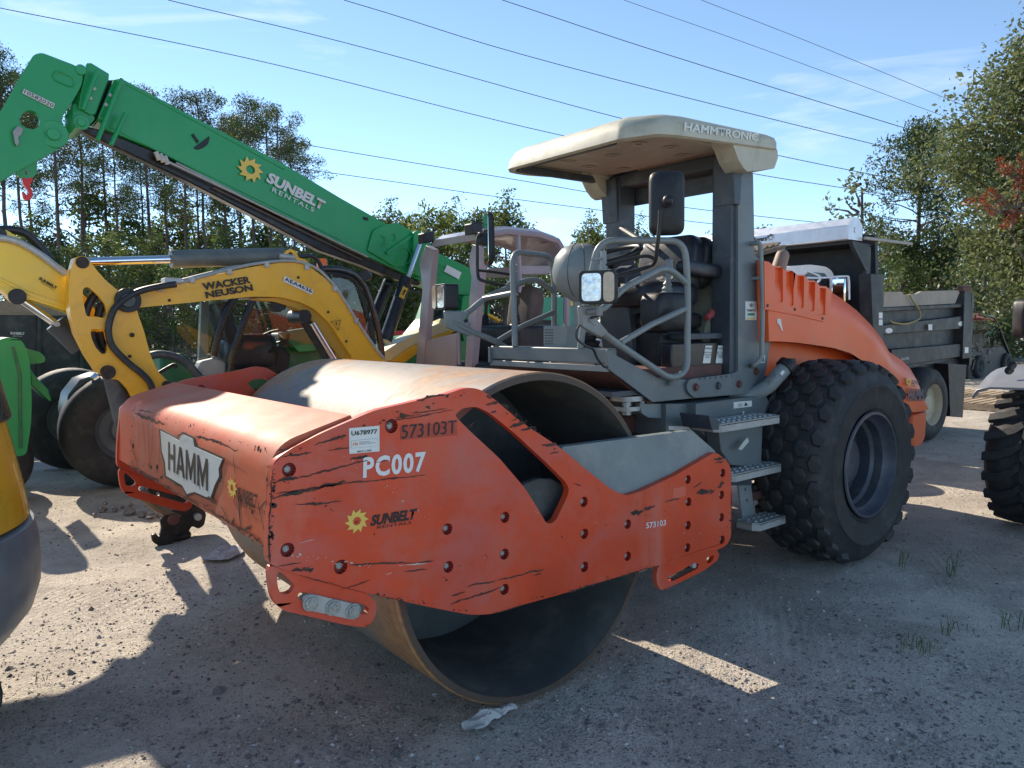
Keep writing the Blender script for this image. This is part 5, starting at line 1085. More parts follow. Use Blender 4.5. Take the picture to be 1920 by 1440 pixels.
pad(sc_+V((0, 0, .05)), .12, .24, .30, mt=SEATT, name='seat_back', parent=GC, tilt=R(10)); pad(sc_+V((-.3, 0, -.28)), .26, .24, .09, mt=SEATM, name='seat_cushion', parent=GC)
for dy in (-.32, .32):
    pad(sc_+V((-.30, dy, -.20)), .20, .06, .09, mt=BLACK, name='control_box', parent=GC)
    mb = MB(); j = sc_+V((-.42, dy, -.10)); mb.lathe([(.06, 0), (.05, .03), (.055, .04), (.04, .07), (.045, .08), (.025, .12), (.02, .2), (.032, .24), (.035, .32), (0, .34)], j, (.1, 0, 1), 12); build(mb, 'joystick', BLACK, GC)
mb = MB(); mb.box((FX+.6, yA, 1.2), (FX+1.35, yB, 1.7)); build(mb, 'rear_console', BLACK, GC, bevel=.05)
arc = [(712,680),(717,662),(745,644),(770,630),(810,612),(845,597),(852,600),(856,611),(845,620),(810,633),(770,651),(735,676)]
slabY('arm', arc, 6.15, .3, YELLIT, GC, bevel=.015); slabY('arm_underside', [(735,677),(770,652),(810,634),(845,621),(857,612),(860,618),(830,636),(800,650),(760,680)], 6.10, .4, YEL, GC, bevel=.01)
tubeY('arm_tail', [(880,598),(895,591),(915,591),(936,602)], 6.2, .03, YEL, GC)
slabY('black_bulge', [(880,600),(905,596),(925,602),(940,618),(880,620)], 6.0, .3, BLACK, GC, r=.05)
track(GC, 2.9, 5.2, 4.5, 4.9, .55); track(GC, 2.9, 5.2, 5.6, 6.0, .55)
mb = MB(); mb.box((4.3, 4.6, .75), (5.2, 5.9, 1.5)); build(mb, 'engine_housing', MAUVE, GC, bevel=.08)
mb = MB(); mb.tube([Xp(722,690,FX+.2)+V((0,0,-.4)), V((2.6,5.6,.9)), V((3.2,5.4,.9))], .12, 8); build(mb, 'arm_base', YEL, GC)
# sea green covers and red rail seen between the machines
SG = thing('sea_green_compressor', 'sea green plastic machine housing seen past the round console cover', 'compressor', (6.5, 8.2, 0))
slabY('housing', [(1012,566),(1020,558),(1060,557),(1074,562),(1080,590),(1076,640),(1060,690),(1010,700)], 8.2, .9, GREENT, SG, r=.06, bevel=.03); slabY('vent', [(1012,600),(1035,600),(1035,612),(1012,612)], 8.17, .03, BLACK, SG)
slabY('yellow_badge', [(1070,564),(1077,565),(1077,573),(1070,573)], 8.16, .03, GOLD, SG); mb = MB(); mb.box((6.0, 8.3, 0), (7.4, 9.0, .9)); build(mb, 'trailer_base', BLACK, SG)
RD = thing('red_implement', 'low red steel frame seen between the lift cylinders', 'farm implement', (5.5, 11, 0))
mb = MB(); mb.box((4.2, 11, 1.35), (8.2, 11.15, 1.6)); mb.box((4.2, 11, 0), (4.4, 11.15, 1.35)); mb.box((8.0, 11, 0), (8.2, 11.15, 1.35)); build(mb, 'red_frame', REDP, RD, bevel=.01); mb = MB(); mb.box((5, 11.2, .8), (7, 12, 1.2)); build(mb, 'red_deck', REDP, RD)
# ---- black dump truck
DT = thing('dump_truck', 'black dump truck with a silver tarp housing over its cab, parked behind the roller', 'dump truck', (8.5, 3.3, 0))
SYp = 2.1; yd = lambda x, y: Yp(x, y, SYp)
def dpl(px): return YL(px, SYp)
a = yd(1646,578); z_ = yd(1809,570); bx0 = a.x; bx1 = z_.x
slabY('bed_side', [(1640,580),(1815,572),(1815,668),(1712,690),(1680,694),(1640,690)], SYp+.10, .05, TRKBLK, DT)
for P in ([(1646,577),(1809,569),(1809,576),(1646,585)], [(1649,610),(1808,592),(1808,616),(1649,628)], [(1672,655),(1806,644),(1806,668),(1700,684),(1672,684)]):
    slabY('bed_rail', P, SYp, .10, TRKBLK, DT, bevel=.01)
slabY('rear_post', [(1809,540),(1821,539),(1820,671),(1805,673)], SYp-.03, .16, TRKBLK, DT, bevel=.01)
slabY('front_post', [(1633,513),(1657,513),(1655,700),(1640,700)], SYp-.03, .16, TRKBLK, DT, bevel=.01)
slabY('side_board', [(1659,547),(1692,547),(1694,553),(1720,551),(1729,546),(1801,544),(1791,569),(1656,576)], SYp+.02, .05, mat('pale_side_board', (.36, .31, .25), .8, 0, .15, 3, bump=.2), DT)
for q in ((1667,620), (1802,607)):
    c = Yp(*q, SYp-.005); mb = MB(); mb.slab(circ(c, 1, V((.10, 0, 0)), V((0, 0, .035)), 16), YN(.005)); build(mb, 'oval_reflector', WHITE, DT)
for q in ((1651,591), (1651,604), (1744,613), (1812,656)): slabY('square_reflector', [(q[0]-3,q[1]-5),(q[0]+4,q[1]-5),(q[0]+4,q[1]+6),(q[0]-3,q[1]+6)], SYp-.035, .004, WHITE, DT)
tubeY('rope', [(1705,552),(1712,565),(1723,580),(1724,597),(1700,607),(1675,605),(1668,600)], SYp-.03, .012, mat('straw_rope', (.35, .28, .12), .9), DT)
cylY('latch_roller', (1800,541), (1816,541), SYp, .045, RUST, DT)
mb = MB(); mb.box((bx0, SYp+.15, .98), (bx1+.3, 4.6, 1.1)); build(mb, 'bed_floor', TRKBLK, DT); mb = MB(); mb.box((bx0, 4.55, 1.1), (bx1+.3, 4.65, 2.05)); build(mb, 'bed_side', TRKBLK, DT); mb = MB(); mb.box((bx1+.25, SYp, 1.0), (bx1+.33, 4.6, 2.1)); build(mb, 'tailgate', TRKBLK, DT)
TX = 7.1
slabX('bulkhead', [(1380,440),(1640,440),(1645,600),(1640,700),(1380,700)], 7.62, .08, BLACK, DT)
sh_z = Xp(1598, 452, TX).z; sy0 = Xp(1598, 452, TX).y; sy1 = Xp(1300, 470, TX).y
mb = MB(); mb.slab([V((TX, sy0, sh_z-.03)), V((TX, sy0, sh_z)), V((7.7, sy0, sh_z-.02)), V((7.7, sy0, sh_z-.05))], YN(sy1-sy0)); build(mb, 'cab_shield', BLACK, DT)
mb = MB(); mb.slab([Yp(*q, sy0-.02) for q in ((1598,451),(1633,464),(1631,553),(1627,553),(1624,508),(1600,460))], YN(.05)); build(mb, 'shield_side', TRKBLK, DT)
TA = [Xp(1592,415,TX-.15), Xp(1608,430,TX-.02), Xp(1608,448,TX-.02), Xp(1591,450,TX-.12)]
z0 = Xp(1592,449,TX-.1).z; y0 = Xp(1592,449,TX-.1).y; y1 = Xp(1300,473,TX-.1).y
sec = [(-.14, .0), (-.14, .17), (-.05, .27), (.10, .27), (.2, .18), (.2, 0)]
mb = MB(); mb.slab([V((TX+dx, y0, z0+dz)) for dx, dz in sec], YN(y1-y0)); tp = build(mb, 'tarp_housing', ALU, DT, bevel=.01)
mb = MB(); mb.slab([V((TX+dx*1.03, y0-.012, z0+dz*1.03)) for dx, dz in sec], YN(.012)); mb.cyl((TX+.03, y0-.02, z0+.12), (TX+.03, y0, z0+.12), .035, 10); build(mb, 'housing_end_cap', ALU, DT)
text('Buyers', Xp(1412,457,TX-.142), Xp(1438,454,TX-.142), Xp(1412,445,TX-.142), INK, tp, lift=.006, bold=.03)
text('*', Xp(1438,455,TX-.142), Xp(1453,452,TX-.142), Xp(1438,440,TX-.142), INK, tp, lift=.006, bold=.08)
mb = MB(); mb.cyl((TX+.2, y0-.05, z0+.03), (8.6, y0-.05, z0+.03), .02, 8); build(mb, 'tarp_arm', ZINC, DT)
slabY('cab_body', [(1466,600),(1468,505),(1480,499),(1520,496),(1550,500),(1562,510),(1567,530),(1570,700),(1466,700)], 2.5, 1.7, WHITE, DT, r=.1, bevel=.05)
slabY('windshield', [(1505,520),(1520,510),(1546,512),(1556,524),(1556,545),(1505,545)], 2.48, .03, BLACKG, DT)
tubeY('mirror_bracket', [(1513,521),(1540,521),(1585,518),(1591,523),(1592,548),(1592,562)], 2.0, .012, ALU, DT); tubeY('mirror_bracket', [(1512,508),(1538,519),(1533,530)], 2.1, .012, ALU, DT)
c = Yp(1572, 545, 2.0); mb = MB(); mb.obox(c, V((.05, .02, 0)), V((-.06, .15, 0)), V((0, 0, .30))); mo = build(mb, 'side_mirror', MIR, DT, bevel=.02)
def truckwheel(x):
    bigtyre(DT, (x, 1.95, .52), .52, .5, (0, 1, 0), mat('cream_rim', (.45, .41, .28), .5, dirt=(.2, .15, .1)), .55)
wxx = Yp(1752, 765, 1.95).x
for x in (wxx, wxx-1.15, 5.6): truckwheel(x)
mb = MB(); mb.slab([Yp(*q, 2.05) for q in ((1778,682),(1812,684),(1805,783),(1782,780))], YN(.9)); build(mb, 'mud_flap', BLACK, DT)
mb = MB(); mb.box((5.2, 2.9, .55), (bx1, 3.8, .95)); build(mb, 'truck_frame', BLACK, DT)
text('002705', Yp(1688,676,SYp), Yp(1703,674,SYp), Yp(1688,671,SYp), LGREY, DT, lift=.01)
# ---- loader at the right edge: tyre with chevron lugs, grey fender, mirror
LD = thing('wheel_loader', 'wheel loader cut by the right edge, its lugged tyre under a grey plastic fender', 'wheel loader', (5.3, -.7, 0))
lc = V((5.05, -.76, .565)); ty = bigtyre(LD, lc, .53, .56, (0, 1, 0), GRIM)
lm = None
for s in (0, 1):
    for i in range(20):
        th = 2*math.pi*(i+.5*s)/20; pts = []
        if lm is None:
            mb = MB(); A = []
            prm = [(-.0, .0), (.05, .05), (.16, .10), (.27, .115)]
            for k_, (yy, aa) in enumerate(prm):
                t = aa*2.0; rr0 = .525; A.append([V((r_*math.cos(t+w_), yy, r_*math.sin(t+w_))) for r_, w_ in ((rr0-.02, -.075), (rr0+.035-(.02 if k_ == 3 else 0), -.06), (rr0+.035-(.02 if k_ == 3 else 0), .06), (rr0-.02, .075))])
            mb.loft(A, smooth=False); ob = build(mb, 'chevron_lug', RUB, ty); 
            for v_ in ob.data.vertices: v_.co = v_.co+V(chain_loc(ty))
            lm = ob.data
        else: ob = bpy.data.objects.new('chevron_lug', lm); COL.objects.link(ob); ob.parent = ty
        M = Matrix.Rotation(-th, 4, 'Y'); 
        if s: M = M @ Matrix.Diagonal((1, -1, 1, 1))
        M.translation = lc+V((0, .28, 0))-chain_loc(ty) if True else 0
        # local y from the middle outwards
        ob.matrix_local = M
FD = mat('grey_fender_plastic', (.20, .205, .22), .35, 0, .08, 4, dirt=(.3, .28, .26), damt=.2)
mb = MB(); rr = []
for i in range(13):
    t = R(35+i*8); r_ = .72+.0*i; rr.append([lc+V((r_*math.cos(t)*1.15, yy, r_*math.sin(t)*.88+.10+dz)) for yy, dz in ((.64, -.06), (.60, -.0), (.50, .03), (.0, .04), (.0, .02), (.50, .01), (.58, -.02), (.62, -.08))])
mb.loft(rr); fd = build(mb, 'fender', FD, LD, bevel=.004, angle=45)
mb = MB()
for q in ((1898,686),(1893,695)): c = Xp(*q, 4.6); mb.lathe([(0, 0), (.03, .0), (.035, .006)], c, (-1, 0, .3), 12)
build(mb, 'fender_screws', BLACK, LD)
mb = MB(); mb.box((5.0, -2.2, .5), (7.5, -1.1, 1.4)); build(mb, 'loader_body', YEL, LD, bevel=.1)
m_ = mirror(Xp(1916, 598, 5.0), V((-.9, .3, 0)), .07, .16)[0]; m_.parent = LD; m_.data.transform(Matrix.Translation(-LD.location)); 
for c_ in m_.children: c_.data.transform(Matrix.Translation(-LD.location))
# ---- small things beyond at the right
UT = thing('utility_vehicle', 'black utility vehicle with a red roof edge parked beyond the dump truck', 'utility vehicle', Zp(1850, 700))
yu = 3.2
ux = 1800
def sl(name, P, y, d, mt): return slabY(name, P, y, d, mt, UT)
UY = 6.0
sl('roof', [(1818,588),(1838,587),(1868,596),(1866,602),(1836,596),(1818,596)], UY, 1.2, REDP); tubeY('roll_cage', [(1836,590),(1862,595),(1872,612),(1882,640),(1894,668)], UY, .04, BLACKG, UT); tubeY('roll_cage', [(1818,592),(1818,660)], UY, .04, BLACKG, UT)
gl = MB(); gl.add(XL([(1822,600),(1858,600),(1872,630),(1878,650),(1822,655)], Yp(1840, 620, UY).x), [tuple(range(5))]); build(gl, 'window_pane', GLASS, UT, recalc=False)
sl('body', [(1816,655),(1880,650),(1896,672),(1896,700),(1816,712)], UY, 1.3, BLACK)
sl('dark_backdrop', [(1820,606),(1862,604),(1880,652),(1820,656)], UY+.9, .05, DGREEN); sl('seat', [(1824,628),(1842,625),(1846,655),(1824,658)], UY+.4, .3, SEATM)  # dark sheet added behind the pane to hide the sunlit ground beyond
mb = MB(); rg = random.Random(9)
for i in range(26):
    c = Yp(1820+rg.random()*45, 640+rg.random()*42, UY-.03); d = V((rg.uniform(-1, 1), 0, rg.uniform(-1, 1))).normalized()*rg.uniform(.08, .3); mb.cyl(c, c+d, .018, 5)
build(mb, 'engine_clutter', mat('bare_metal_bits', (.3, .28, .26), .5, .4, .4, 20), UT)
UW = Yp(1832, 700, UY); bigtyre(UT, (UW.x, UY-.1, .33), .33, .3, (0, 1, 0), GRIM); UW = Yp(1884, 700, UY); bigtyre(UT, (UW.x, UY-.1, .33), .33, .3, (0, 1, 0), GRIM)
G2 = thing('green_telehandler', 'green telehandler far off at the right edge, beside the mirror', 'telehandler', (24, 9, 0))
GYp = 9.0
slabY('boom', [(1872,612),(1890,592),(1905,586),(1915,590),(1912,620),(1895,650),(1888,652)], GYp, .4, GREEN, G2, bevel=.03); slabY('body', [(1850,660),(1930,655),(1935,690),(1850,695)], GYp, 1.5, DGREEN, G2, bevel=.03); slabY('cowl', [(1848,600),(1873,600),(1874,618),(1850,620)], GYp+1, .8, GREENT, G2)
tubeY('hose', [(1878,612),(1884,626),(1880,640),(1890,655)], GYp-.1, .03, HOSE, G2)
bt = Yp(1870, 700, GYp); bigtyre(G2, (bt.x, GYp-.2, .6), .6, .4, (0, 1, 0), GRIM)
pl = Zp(1850, 765); PLT = thing('wooden_pallet', 'light wooden pallet lying flat beyond the dump truck', 'pallet', pl)
def pallet(root, c, sx=1.2, sy=1.0):
    for i in range(6): mb = MB(); y = c.y+(i-2.5)*sy/6; mb.box((c.x-sx/2, y-.05, c.z+.12), (c.x+sx/2, y+.05, c.z+.14)); build(mb, 'board', WOODL, root)
    for i in (-1, 0, 1): mb = MB(); x = c.x+i*(sx/2-.05); mb.box((x-.05, c.y-sy/2, c.z+.02), (x+.05, c.y+sy/2, c.z+.12)); build(mb, 'stringer', WOODL, root)
pallet(PLT, pl)
p2 = Zp(1835, 747)+V((0, 0, 0)); PL2 = thing('wooden_pallet', 'second wooden pallet propped behind the flat one, by the mud flap', 'pallet', p2); pallet(PL2, p2)
# ================================================================== wires, ground, debris
wires = [([(-60,2),(0,15),(520,122),(1045,252),(1410,325),(1540,346),(1640,361),(1740,375)], 9, 40), ([(315,0),(700,94),(1165,222),(1462,292),(1640,328),(1700,338)], 9, 36), ([(645,0),(1150,148),(1670,278),(1740,294)], 9, 38), ([(942,0),(1330,127),(1720,247),(1790,266)], 9, 38),
  ([(1170,0),(1460,103),(1760,214),(1800,227)], 20, 60), ([(1315,0),(1550,92),(1785,189),(1830,205)], 20, 60), ([(380,236),(600,276),(950,334),(1270,387),(1540,418),(1720,436)], 14, 44), ([(380,290),(555,315),(740,341),(1000,378),(1320,418),(1500,436)], 14, 44)]
wl_ = ['lowest at the left edge, passing behind the canopy', 'passing just above the near rear corner of the canopy', 'third from the left along the top edge', 'fourth from the left along the top edge', 'faint, fifth along the top edge', 'faint, rightmost along the top edge', 'upper of the pair behind the canopy posts', 'lower of the pair behind the canopy posts']
WM = mat('wire', (.02, .02, .022), .6)
for (P, d0, d1), lab in zip(wires, wl_):
    x0, x1 = P[0][0], P[-1][0]; pts = [Dp(a, b_, 1/((1/d0)*(1-(a-x0)/(x1-x0))+(1/d1)*(a-x0)/(x1-x0))) for a, b_ in P]
    mb = MB(); far = d0 > 15; 
    sp2 = smoothpath(pts, 8); mb.tube(sp2, [(.00034 if far else .00044)*max(6, (p-CL).length)*(1 if not far else .9) for p in sp2], 5); o = build(mb, 'power_line', WM, None, origin=pts[0]); tag(o, 'black overhead power line, '+lab, 'power line', 'power lines across the sky')
# ---- ground
def groundmat():
    m = bpy.data.materials.new('crushed_gravel_ground'); m.use_nodes = True; n = m.node_tree; N = n.nodes; l = n.links.new; b = N['Principled BSDF']; b.inputs['Roughness'].default_value = .92; b.inputs['Specular IOR Level'].default_value = .25
    t = N.new('ShaderNodeTexCoord')
    def nz(s, d=6, r=.6, ds=0):
        x = N.new('ShaderNodeTexNoise'); x.inputs['Scale'].default_value = s; x.inputs['Detail'].default_value = d; x.inputs['Roughness'].default_value = r; x.inputs['Distortion'].default_value = ds; l(t.outputs['Object'], x.inputs['Vector']); return x.outputs[0]
    def vo(s, out='Distance', f='F1', rnd_=1):
        x = N.new('ShaderNodeTexVoronoi'); x.inputs['Scale'].default_value = s; x.feature = f; x.inputs['Randomness'].default_value = rnd_; l(t.outputs['Object'], x.inputs['Vector']); return x.outputs[out]
    def mr(v, a, c, d=0., e=1.):
        x = N.new('ShaderNodeMapRange'); x.inputs[1].default_value = a; x.inputs[2].default_value = c; x.inputs[3].default_value = d; x.inputs[4].default_value = e; l(v, x.inputs[0]); return x.outputs[0]
    def mix(f, a, c, bt='MIX'):
        x = N.new('ShaderNodeMix'); x.data_type = 'RGBA'; x.blend_type = bt
        if isinstance(f, float): x.inputs[0].default_value = f
        else: l(f, x.inputs[0])
        for i, q in ((6, a), (7, c)):
            if isinstance(q, tuple): x.inputs[i].default_value = (*q, 1)
            else: l(q, x.inputs[i])
        return x.outputs[2]
    def mth(op, a, c):
        x = N.new('ShaderNodeMath'); x.operation = op
        for i, q in enumerate((a, c)):
            if isinstance(q, (int, float)): x.inputs[i].default_value = q
            else: l(q, x.inputs[i])
        return x.outputs[0]
    base = mix(mr(nz(.55, 6), .35, .65), (.54, .475, .39), (.71, .635, .525))
    base = mix(mr(nz(3.2, 8, .65), .45, .65, 0, .55), base, (.36, .31, .26))
    base = mix(mr(nz(28, 5, .7), .42, .62, 0, .45), base, (.76, .68, .58))
    base = mix(mr(nz(.8, 7, .62, .8), .5, .62, 0, .5), base, (.33, .29, .235))
    # small stones as cells: each its own grey
    v1 = N.new('ShaderNodeTexVoronoi'); v1.inputs['Scale'].default_value = 75; l(t.outputs['Object'], v1.inputs['Vector'])
    hs = N.new('ShaderNodeSeparateColor'); l(v1.outputs['Color'], hs.inputs[0])
    patch = mr(nz(1.4, 5, .6), .42, .6)
    stone = mth('MULTIPLY', mr(hs.outputs[0], .42, .5), patch)
    core = mth('MULTIPLY', stone, mr(v1.outputs['Distance'], .45, .3))
    sc = mix(mr(hs.outputs[1], .0, 1.), (.12, .11, .105), (.58, .53, .47))
    base = mix(mth('MULTIPLY', core, .8), base, sc)
    v2 = N.new('ShaderNodeTexVoronoi'); v2.inputs['Scale'].default_value = 190; l(t.outputs['Object'], v2.inputs['Vector'])
    h2 = N.new('ShaderNodeSeparateColor'); l(v2.outputs['Color'], h2.inputs[0])
    c2 = mth('MULTIPLY', mr(h2.outputs[0], .5, .55), mr(v2.outputs['Distance'], .5, .3))
    base = mix(mth('MULTIPLY', c2, .55), base, mix(mr(h2.outputs[2], 0, 1), (.11, .095, .085), (.56, .51, .45)))
    l(base, b.inputs['Base Color'])
    # relief: ruts, stones, grit
    hgt = mth('ADD', mth('MULTIPLY', nz(5, 8, .7), .030), mth('ADD', mth('MULTIPLY', core, .010), mth('ADD', mth('MULTIPLY', c2, .005), mth('MULTIPLY', nz(60, 5, .7), .012))))
    wv = N.new('ShaderNodeTexWave'); wv.inputs['Scale'].default_value = 5.5; wv.inputs['Distortion'].default_value = 3; wv.inputs['Detail'].default_value = 3; mpp = N.new('ShaderNodeMapping'); mpp.inputs['Rotation'].default_value = (0, 0, R(55)); l(t.outputs['Object'], mpp.inputs[0]); l(mpp.outputs[0], wv.inputs['Vector'])
    trk = mth('MULTIPLY', wv.outputs['Fac'], mth('MULTIPLY', mr(nz(.9, 3), .54, .64), .005)); hgt = mth('ADD', hgt, trk)
    bp = N.new('ShaderNodeBump'); bp.inputs['Strength'].default_value = 1; bp.inputs['Distance'].default_value = 1.0; l(hgt, bp.inputs['Height']); l(bp.outputs[0], b.inputs['Normal'])
    return m
GM_ = groundmat()
from mathutils import noise as mn
def gz(x, y):
    d = max(0, min(1, (9-math.hypot(x, y-1))/4)); k = .018*mn.noise(V((x*1.1, y*1.1, 0)))+.008*mn.noise(V((x*4, y*4, 3))); 
    return (k-.012)*d
xs = np.concatenate([np.linspace(-400, -9, 12), np.arange(-8.8, 12, .10), np.linspace(12.5, 600, 22)]); ys_ = np.concatenate([np.linspace(-300, -5, 8), np.arange(-4.9, 14, .10), np.linspace(14.5, 600, 22)])
vv = [(x, y, gz(x, y)) for y in ys_ for x in xs]; nx = len(xs); ff = [(j_*nx+i, j_*nx+i+1, (j_+1)*nx+i+1, (j_+1)*nx+i) for j_ in range(len(ys_)-1) for i in range(nx-1)]
g = MB(); g.add(vv, ff, True); go = build(g, 'ground', GM_, None, origin=(0, 0, 0), recalc=False); tag(go, 'grey tan crushed gravel yard', None, None, 'structure')
# loose stones
def stones(n, rng_, seed, size, name, lab):
    rg = np.random.default_rng(seed); X = []; F = []; o = 0
    base = np.array([(1,0,0),(-1,0,0),(0,1,0),(0,-1,0),(0,0,1),(0,0,-1)], float); fc = [(0,2,4),(2,1,4),(1,3,4),(3,0,4),(2,0,5),(1,2,5),(3,1,5),(0,3,5)]
    for i in range(n):
        while True:
            px, py = rg.uniform(0, 1920), rg.uniform(rng_[0], rng_[1]); q = Zp(px, py)
            if mn.noise(V((q.x*.7, q.y*.7, 5))) > rg.uniform(-.5, .35): break
        s = size*math.exp(rg.normal(0, .45)); a = rg.uniform(0, 6.3); sc = np.array([s*rg.uniform(.7, 1.3), s*rg.uniform(.6, 1.1), s*rg.uniform(.4, .8)])
        p = base*sc+rg.normal(0, .16*s, (6, 3)); c_, s_ = math.cos(a), math.sin(a); p = np.c_[p[:, 0]*c_-p[:, 1]*s_, p[:, 0]*s_+p[:, 1]*c_, p[:, 2]]
        X.append(p+np.array([q.x, q.y, gz(q.x, q.y)+s*.12])); F += [(a_+o, b_+o, c__+o) for a_, b_, c__ in fc]; o += 6
    X = np.concatenate(X); me = bpy.data.meshes.new(name); me.from_pydata(X.tolist(), [], F)
    ob = bpy.data.objects.new(name, me); COL.objects.link(ob); tag(ob, lab, None, None, 'stuff'); return ob
def stonemat():
    m = bpy.data.materials.new('loose_stone'); m.use_nodes = True; n = m.node_tree; N = n.nodes; b = N['Principled BSDF']; b.inputs['Roughness'].default_value = .9; ge = N.new('ShaderNodeNewGeometry'); cr = N.new('ShaderNodeValToRGB'); e = cr.color_ramp.elements; e[0].color = (.10, .09, .085, 1); e[1].color = (.55, .52, .48, 1); e[1].position = 1; x = e.new(.7); x.color = (.24, .21, .19, 1)
    n.links.new(ge.outputs['Random Per Island'], cr.inputs[0]); n.links.new(cr.outputs[0], b.inputs['Base Color']); return m
SM_ = stonemat()
for o in (stones(14000, (740, 1440), 1, .0055, 'gravel', 'fine loose gravel scattered over the yard'), stones(260, (700, 1440), 2, .009, 'loose_stones', 'scattered larger stones on the gravel')): o.data.materials.append(SM_)
cl = [(330+i*12+random.uniform(-6, 6), 968+random.uniform(-14, 14)) for i in range(-8, 8)]
CLODS = [(193,958),(216,957),(198,945),(243,963),(268,968),(246,948),(281,971),(300,968),(178,966),(230,952)]
CORD = 'first second third fourth fifth sixth seventh eighth ninth tenth'.split()
for i, (a, b_) in enumerate(CLODS):
    q = Zp(a, b_); s = (.035, .028, .02, .05, .04, .02, .035, .03, .02, .018)[i]; mb = MB(); mb.ball(q+V((0, 0, s*.35)), s*1.2, s, s*.7, 8, 6); rg = random.Random(i); mb.v = [(x+rg.uniform(-1, 1)*s*.18, y+rg.uniform(-1, 1)*s*.18, z+rg.uniform(-1, 1)*s*.15) for x, y, z in mb.v]
    o = build(mb, 'dirt_clod', SM_, None, origin=q, angle=20); tag(o, CORD[sorted(q_[0] for q_ in CLODS).index(a)]+' dirt clod from the left in the pile beside the excavator coupler', 'stone', 'dirt clods by the coupler')
# cloth rags
def rag(px, lab, seed, nm='cloth_rag', h=.05):
    P = [Zp(*q) for q in px]; c = sum(P, V((0, 0, 0)))/len(P); rg = random.Random(seed); n = 26; k = 9; vs = []; fs = []; PP = rnd(P, .05, 3); m_ = len(PP)
    for r_ in range(k+1):
        t = r_/k
        for i, p in enumerate(PP):
            q = c+(p-c)*t; z = h*(.5+.5*math.sin(q.x*60+seed+q.y*33+3*mn.noise(V((q.x*9, q.y*9, 1))))*math.cos(q.y*70+q.x*19))*(1-t**3*.7)+.012*abs(mn.noise(V((q.x*30, q.y*30, seed)))); vs.append(V((q.x, q.y, z+.004)))
    for r_ in range(k):
        for i in range(m_): i2 = (i+1) % m_; fs.append((r_*m_+i, r_*m_+i2, (r_+1)*m_+i2, (r_+1)*m_+i))
    mb = MB(); mb.add(vs, fs, True); o = build(mb, nm, CLOTH, None, origin=c, recalc=False, angle=60); tag(o, lab, 'rag'); return o
rag([(372,1052),(390,1040),(410,1030),(432,1030),(440,1024),(456,1028),(457,1038),(440,1046),(420,1054),(400,1054)], 'crumpled white cloth lying in front of the drum on sunny gravel', 1)
rag([(864,1360),(885,1350),(915,1338),(940,1330),(968,1327),(972,1334),(945,1342),(938,1352),(925,1352),(910,1370),(895,1377),(866,1371)], 'crumpled white cloth lying under the near drum edge in the shade', 2)
# weeds
GRS = mat('weed_green', (.09, .13, .04), .7, 0, .3, 20)
def weed(px, n, h, lab, sp=.06, seed=0):
    q = Zp(*px); rg = random.Random(seed); mb = MB()
    for i in range(n):
        a = rg.uniform(0, 6.3); l_ = h*rg.uniform(.5, 1.1); b0 = q+V((rg.uniform(-sp, sp), rg.uniform(-sp, sp), 0)); d = V((math.cos(a), math.sin(a), 0)); w_ = V((-d.y, d.x, 0))*.0022; le = rg.uniform(.2, .9)
        p1 = b0+d*l_*le*.3+V((0, 0, l_*.55)); p2 = b0+d*l_*le+V((0, 0, l_*(1-.35*le))); mb.add([b0-w_, b0+w_, p1+w_, p1-w_, p2], [(0, 1, 2, 3), (3, 2, 4)])
        for k in range(rg.randint(0, 3)):
            t = rg.uniform(.3, .9); c = b0*(1-t)+p2*t; a2 = rg.uniform(0, 6.3); e = V((math.cos(a2), math.sin(a2), .6))*l_*.18; mb.add([c, c+e*.6+w_*1.6, c+e, c+e*.6-w_*1.6], [(0, 1, 2, 3)])
    o = build(mb, 'weed', GRS, None, origin=q, recalc=False); tag(o, lab, 'weed', 'weeds on the gravel')
weed((1783,1082), 12, .26, 'thin branching weed between the roller wheel and the loader tyre', seed=1, sp=.03); weed((1690,1062), 9, .18, 'small thin weed close behind the roller tyre', seed=2, sp=.04)
weed((1722,1215), 30, .07, 'low leafy green weed on the gravel at the lower right', seed=3, sp=.09); weed((1808,1188), 10, .10, 'sparse weed left of the right edge, between two others', seed=4, sp=.09); weed((1905,1180), 14, .15, 'tallest grassy tuft at the right edge', seed=5, sp=.06); weed((1770,1190), 7, .13, 'single upright stem beside the low leafy weed', seed=6, sp=.03)
weed((78,1275), 7, .05, 'tiny green sprig on the sunny gravel at the lower left', seed=7, sp=.03)
# ================================================================== trees
def leafmat(name, c0, c1, tr=.35, rough=.6):
    m = bpy.data.materials.new(name); m.use_nodes = True; n = m.node_tree; N = n.nodes; l = n.links.new; N.clear()
    o = N.new('ShaderNodeOutputMaterial'); p = N.new('ShaderNodeBsdfPrincipled'); p.inputs['Roughness'].default_value = rough; p.inputs['Specular IOR Level'].default_value = .35
    t = N.new('ShaderNodeBsdfTranslucent'); mx_ = N.new('ShaderNodeMixShader'); mx_.inputs[0].default_value = tr; g_ = N.new('ShaderNodeNewGeometry'); cr_ = N.new('ShaderNodeValToRGB'); cr_.color_ramp.elements[0].color = (*c0, 1); cr_.color_ramp.elements[1].color = (*c1, 1)
    hs_ = N.new('ShaderNodeHueSaturation'); hs_.inputs['Value'].default_value = 1.7; hs_.inputs['Saturation'].default_value = 1.1
    l(g_.outputs['Random Per Island'], cr_.inputs[0]); l(cr_.outputs[0], p.inputs[0]); l(cr_.outputs[0], hs_.inputs['Color']); l(hs_.outputs[0], t.inputs[0]); l(p.outputs[0], mx_.inputs[1]); l(t.outputs[0], mx_.inputs[2]); l(mx_.outputs[0], o.inputs[0]); return m
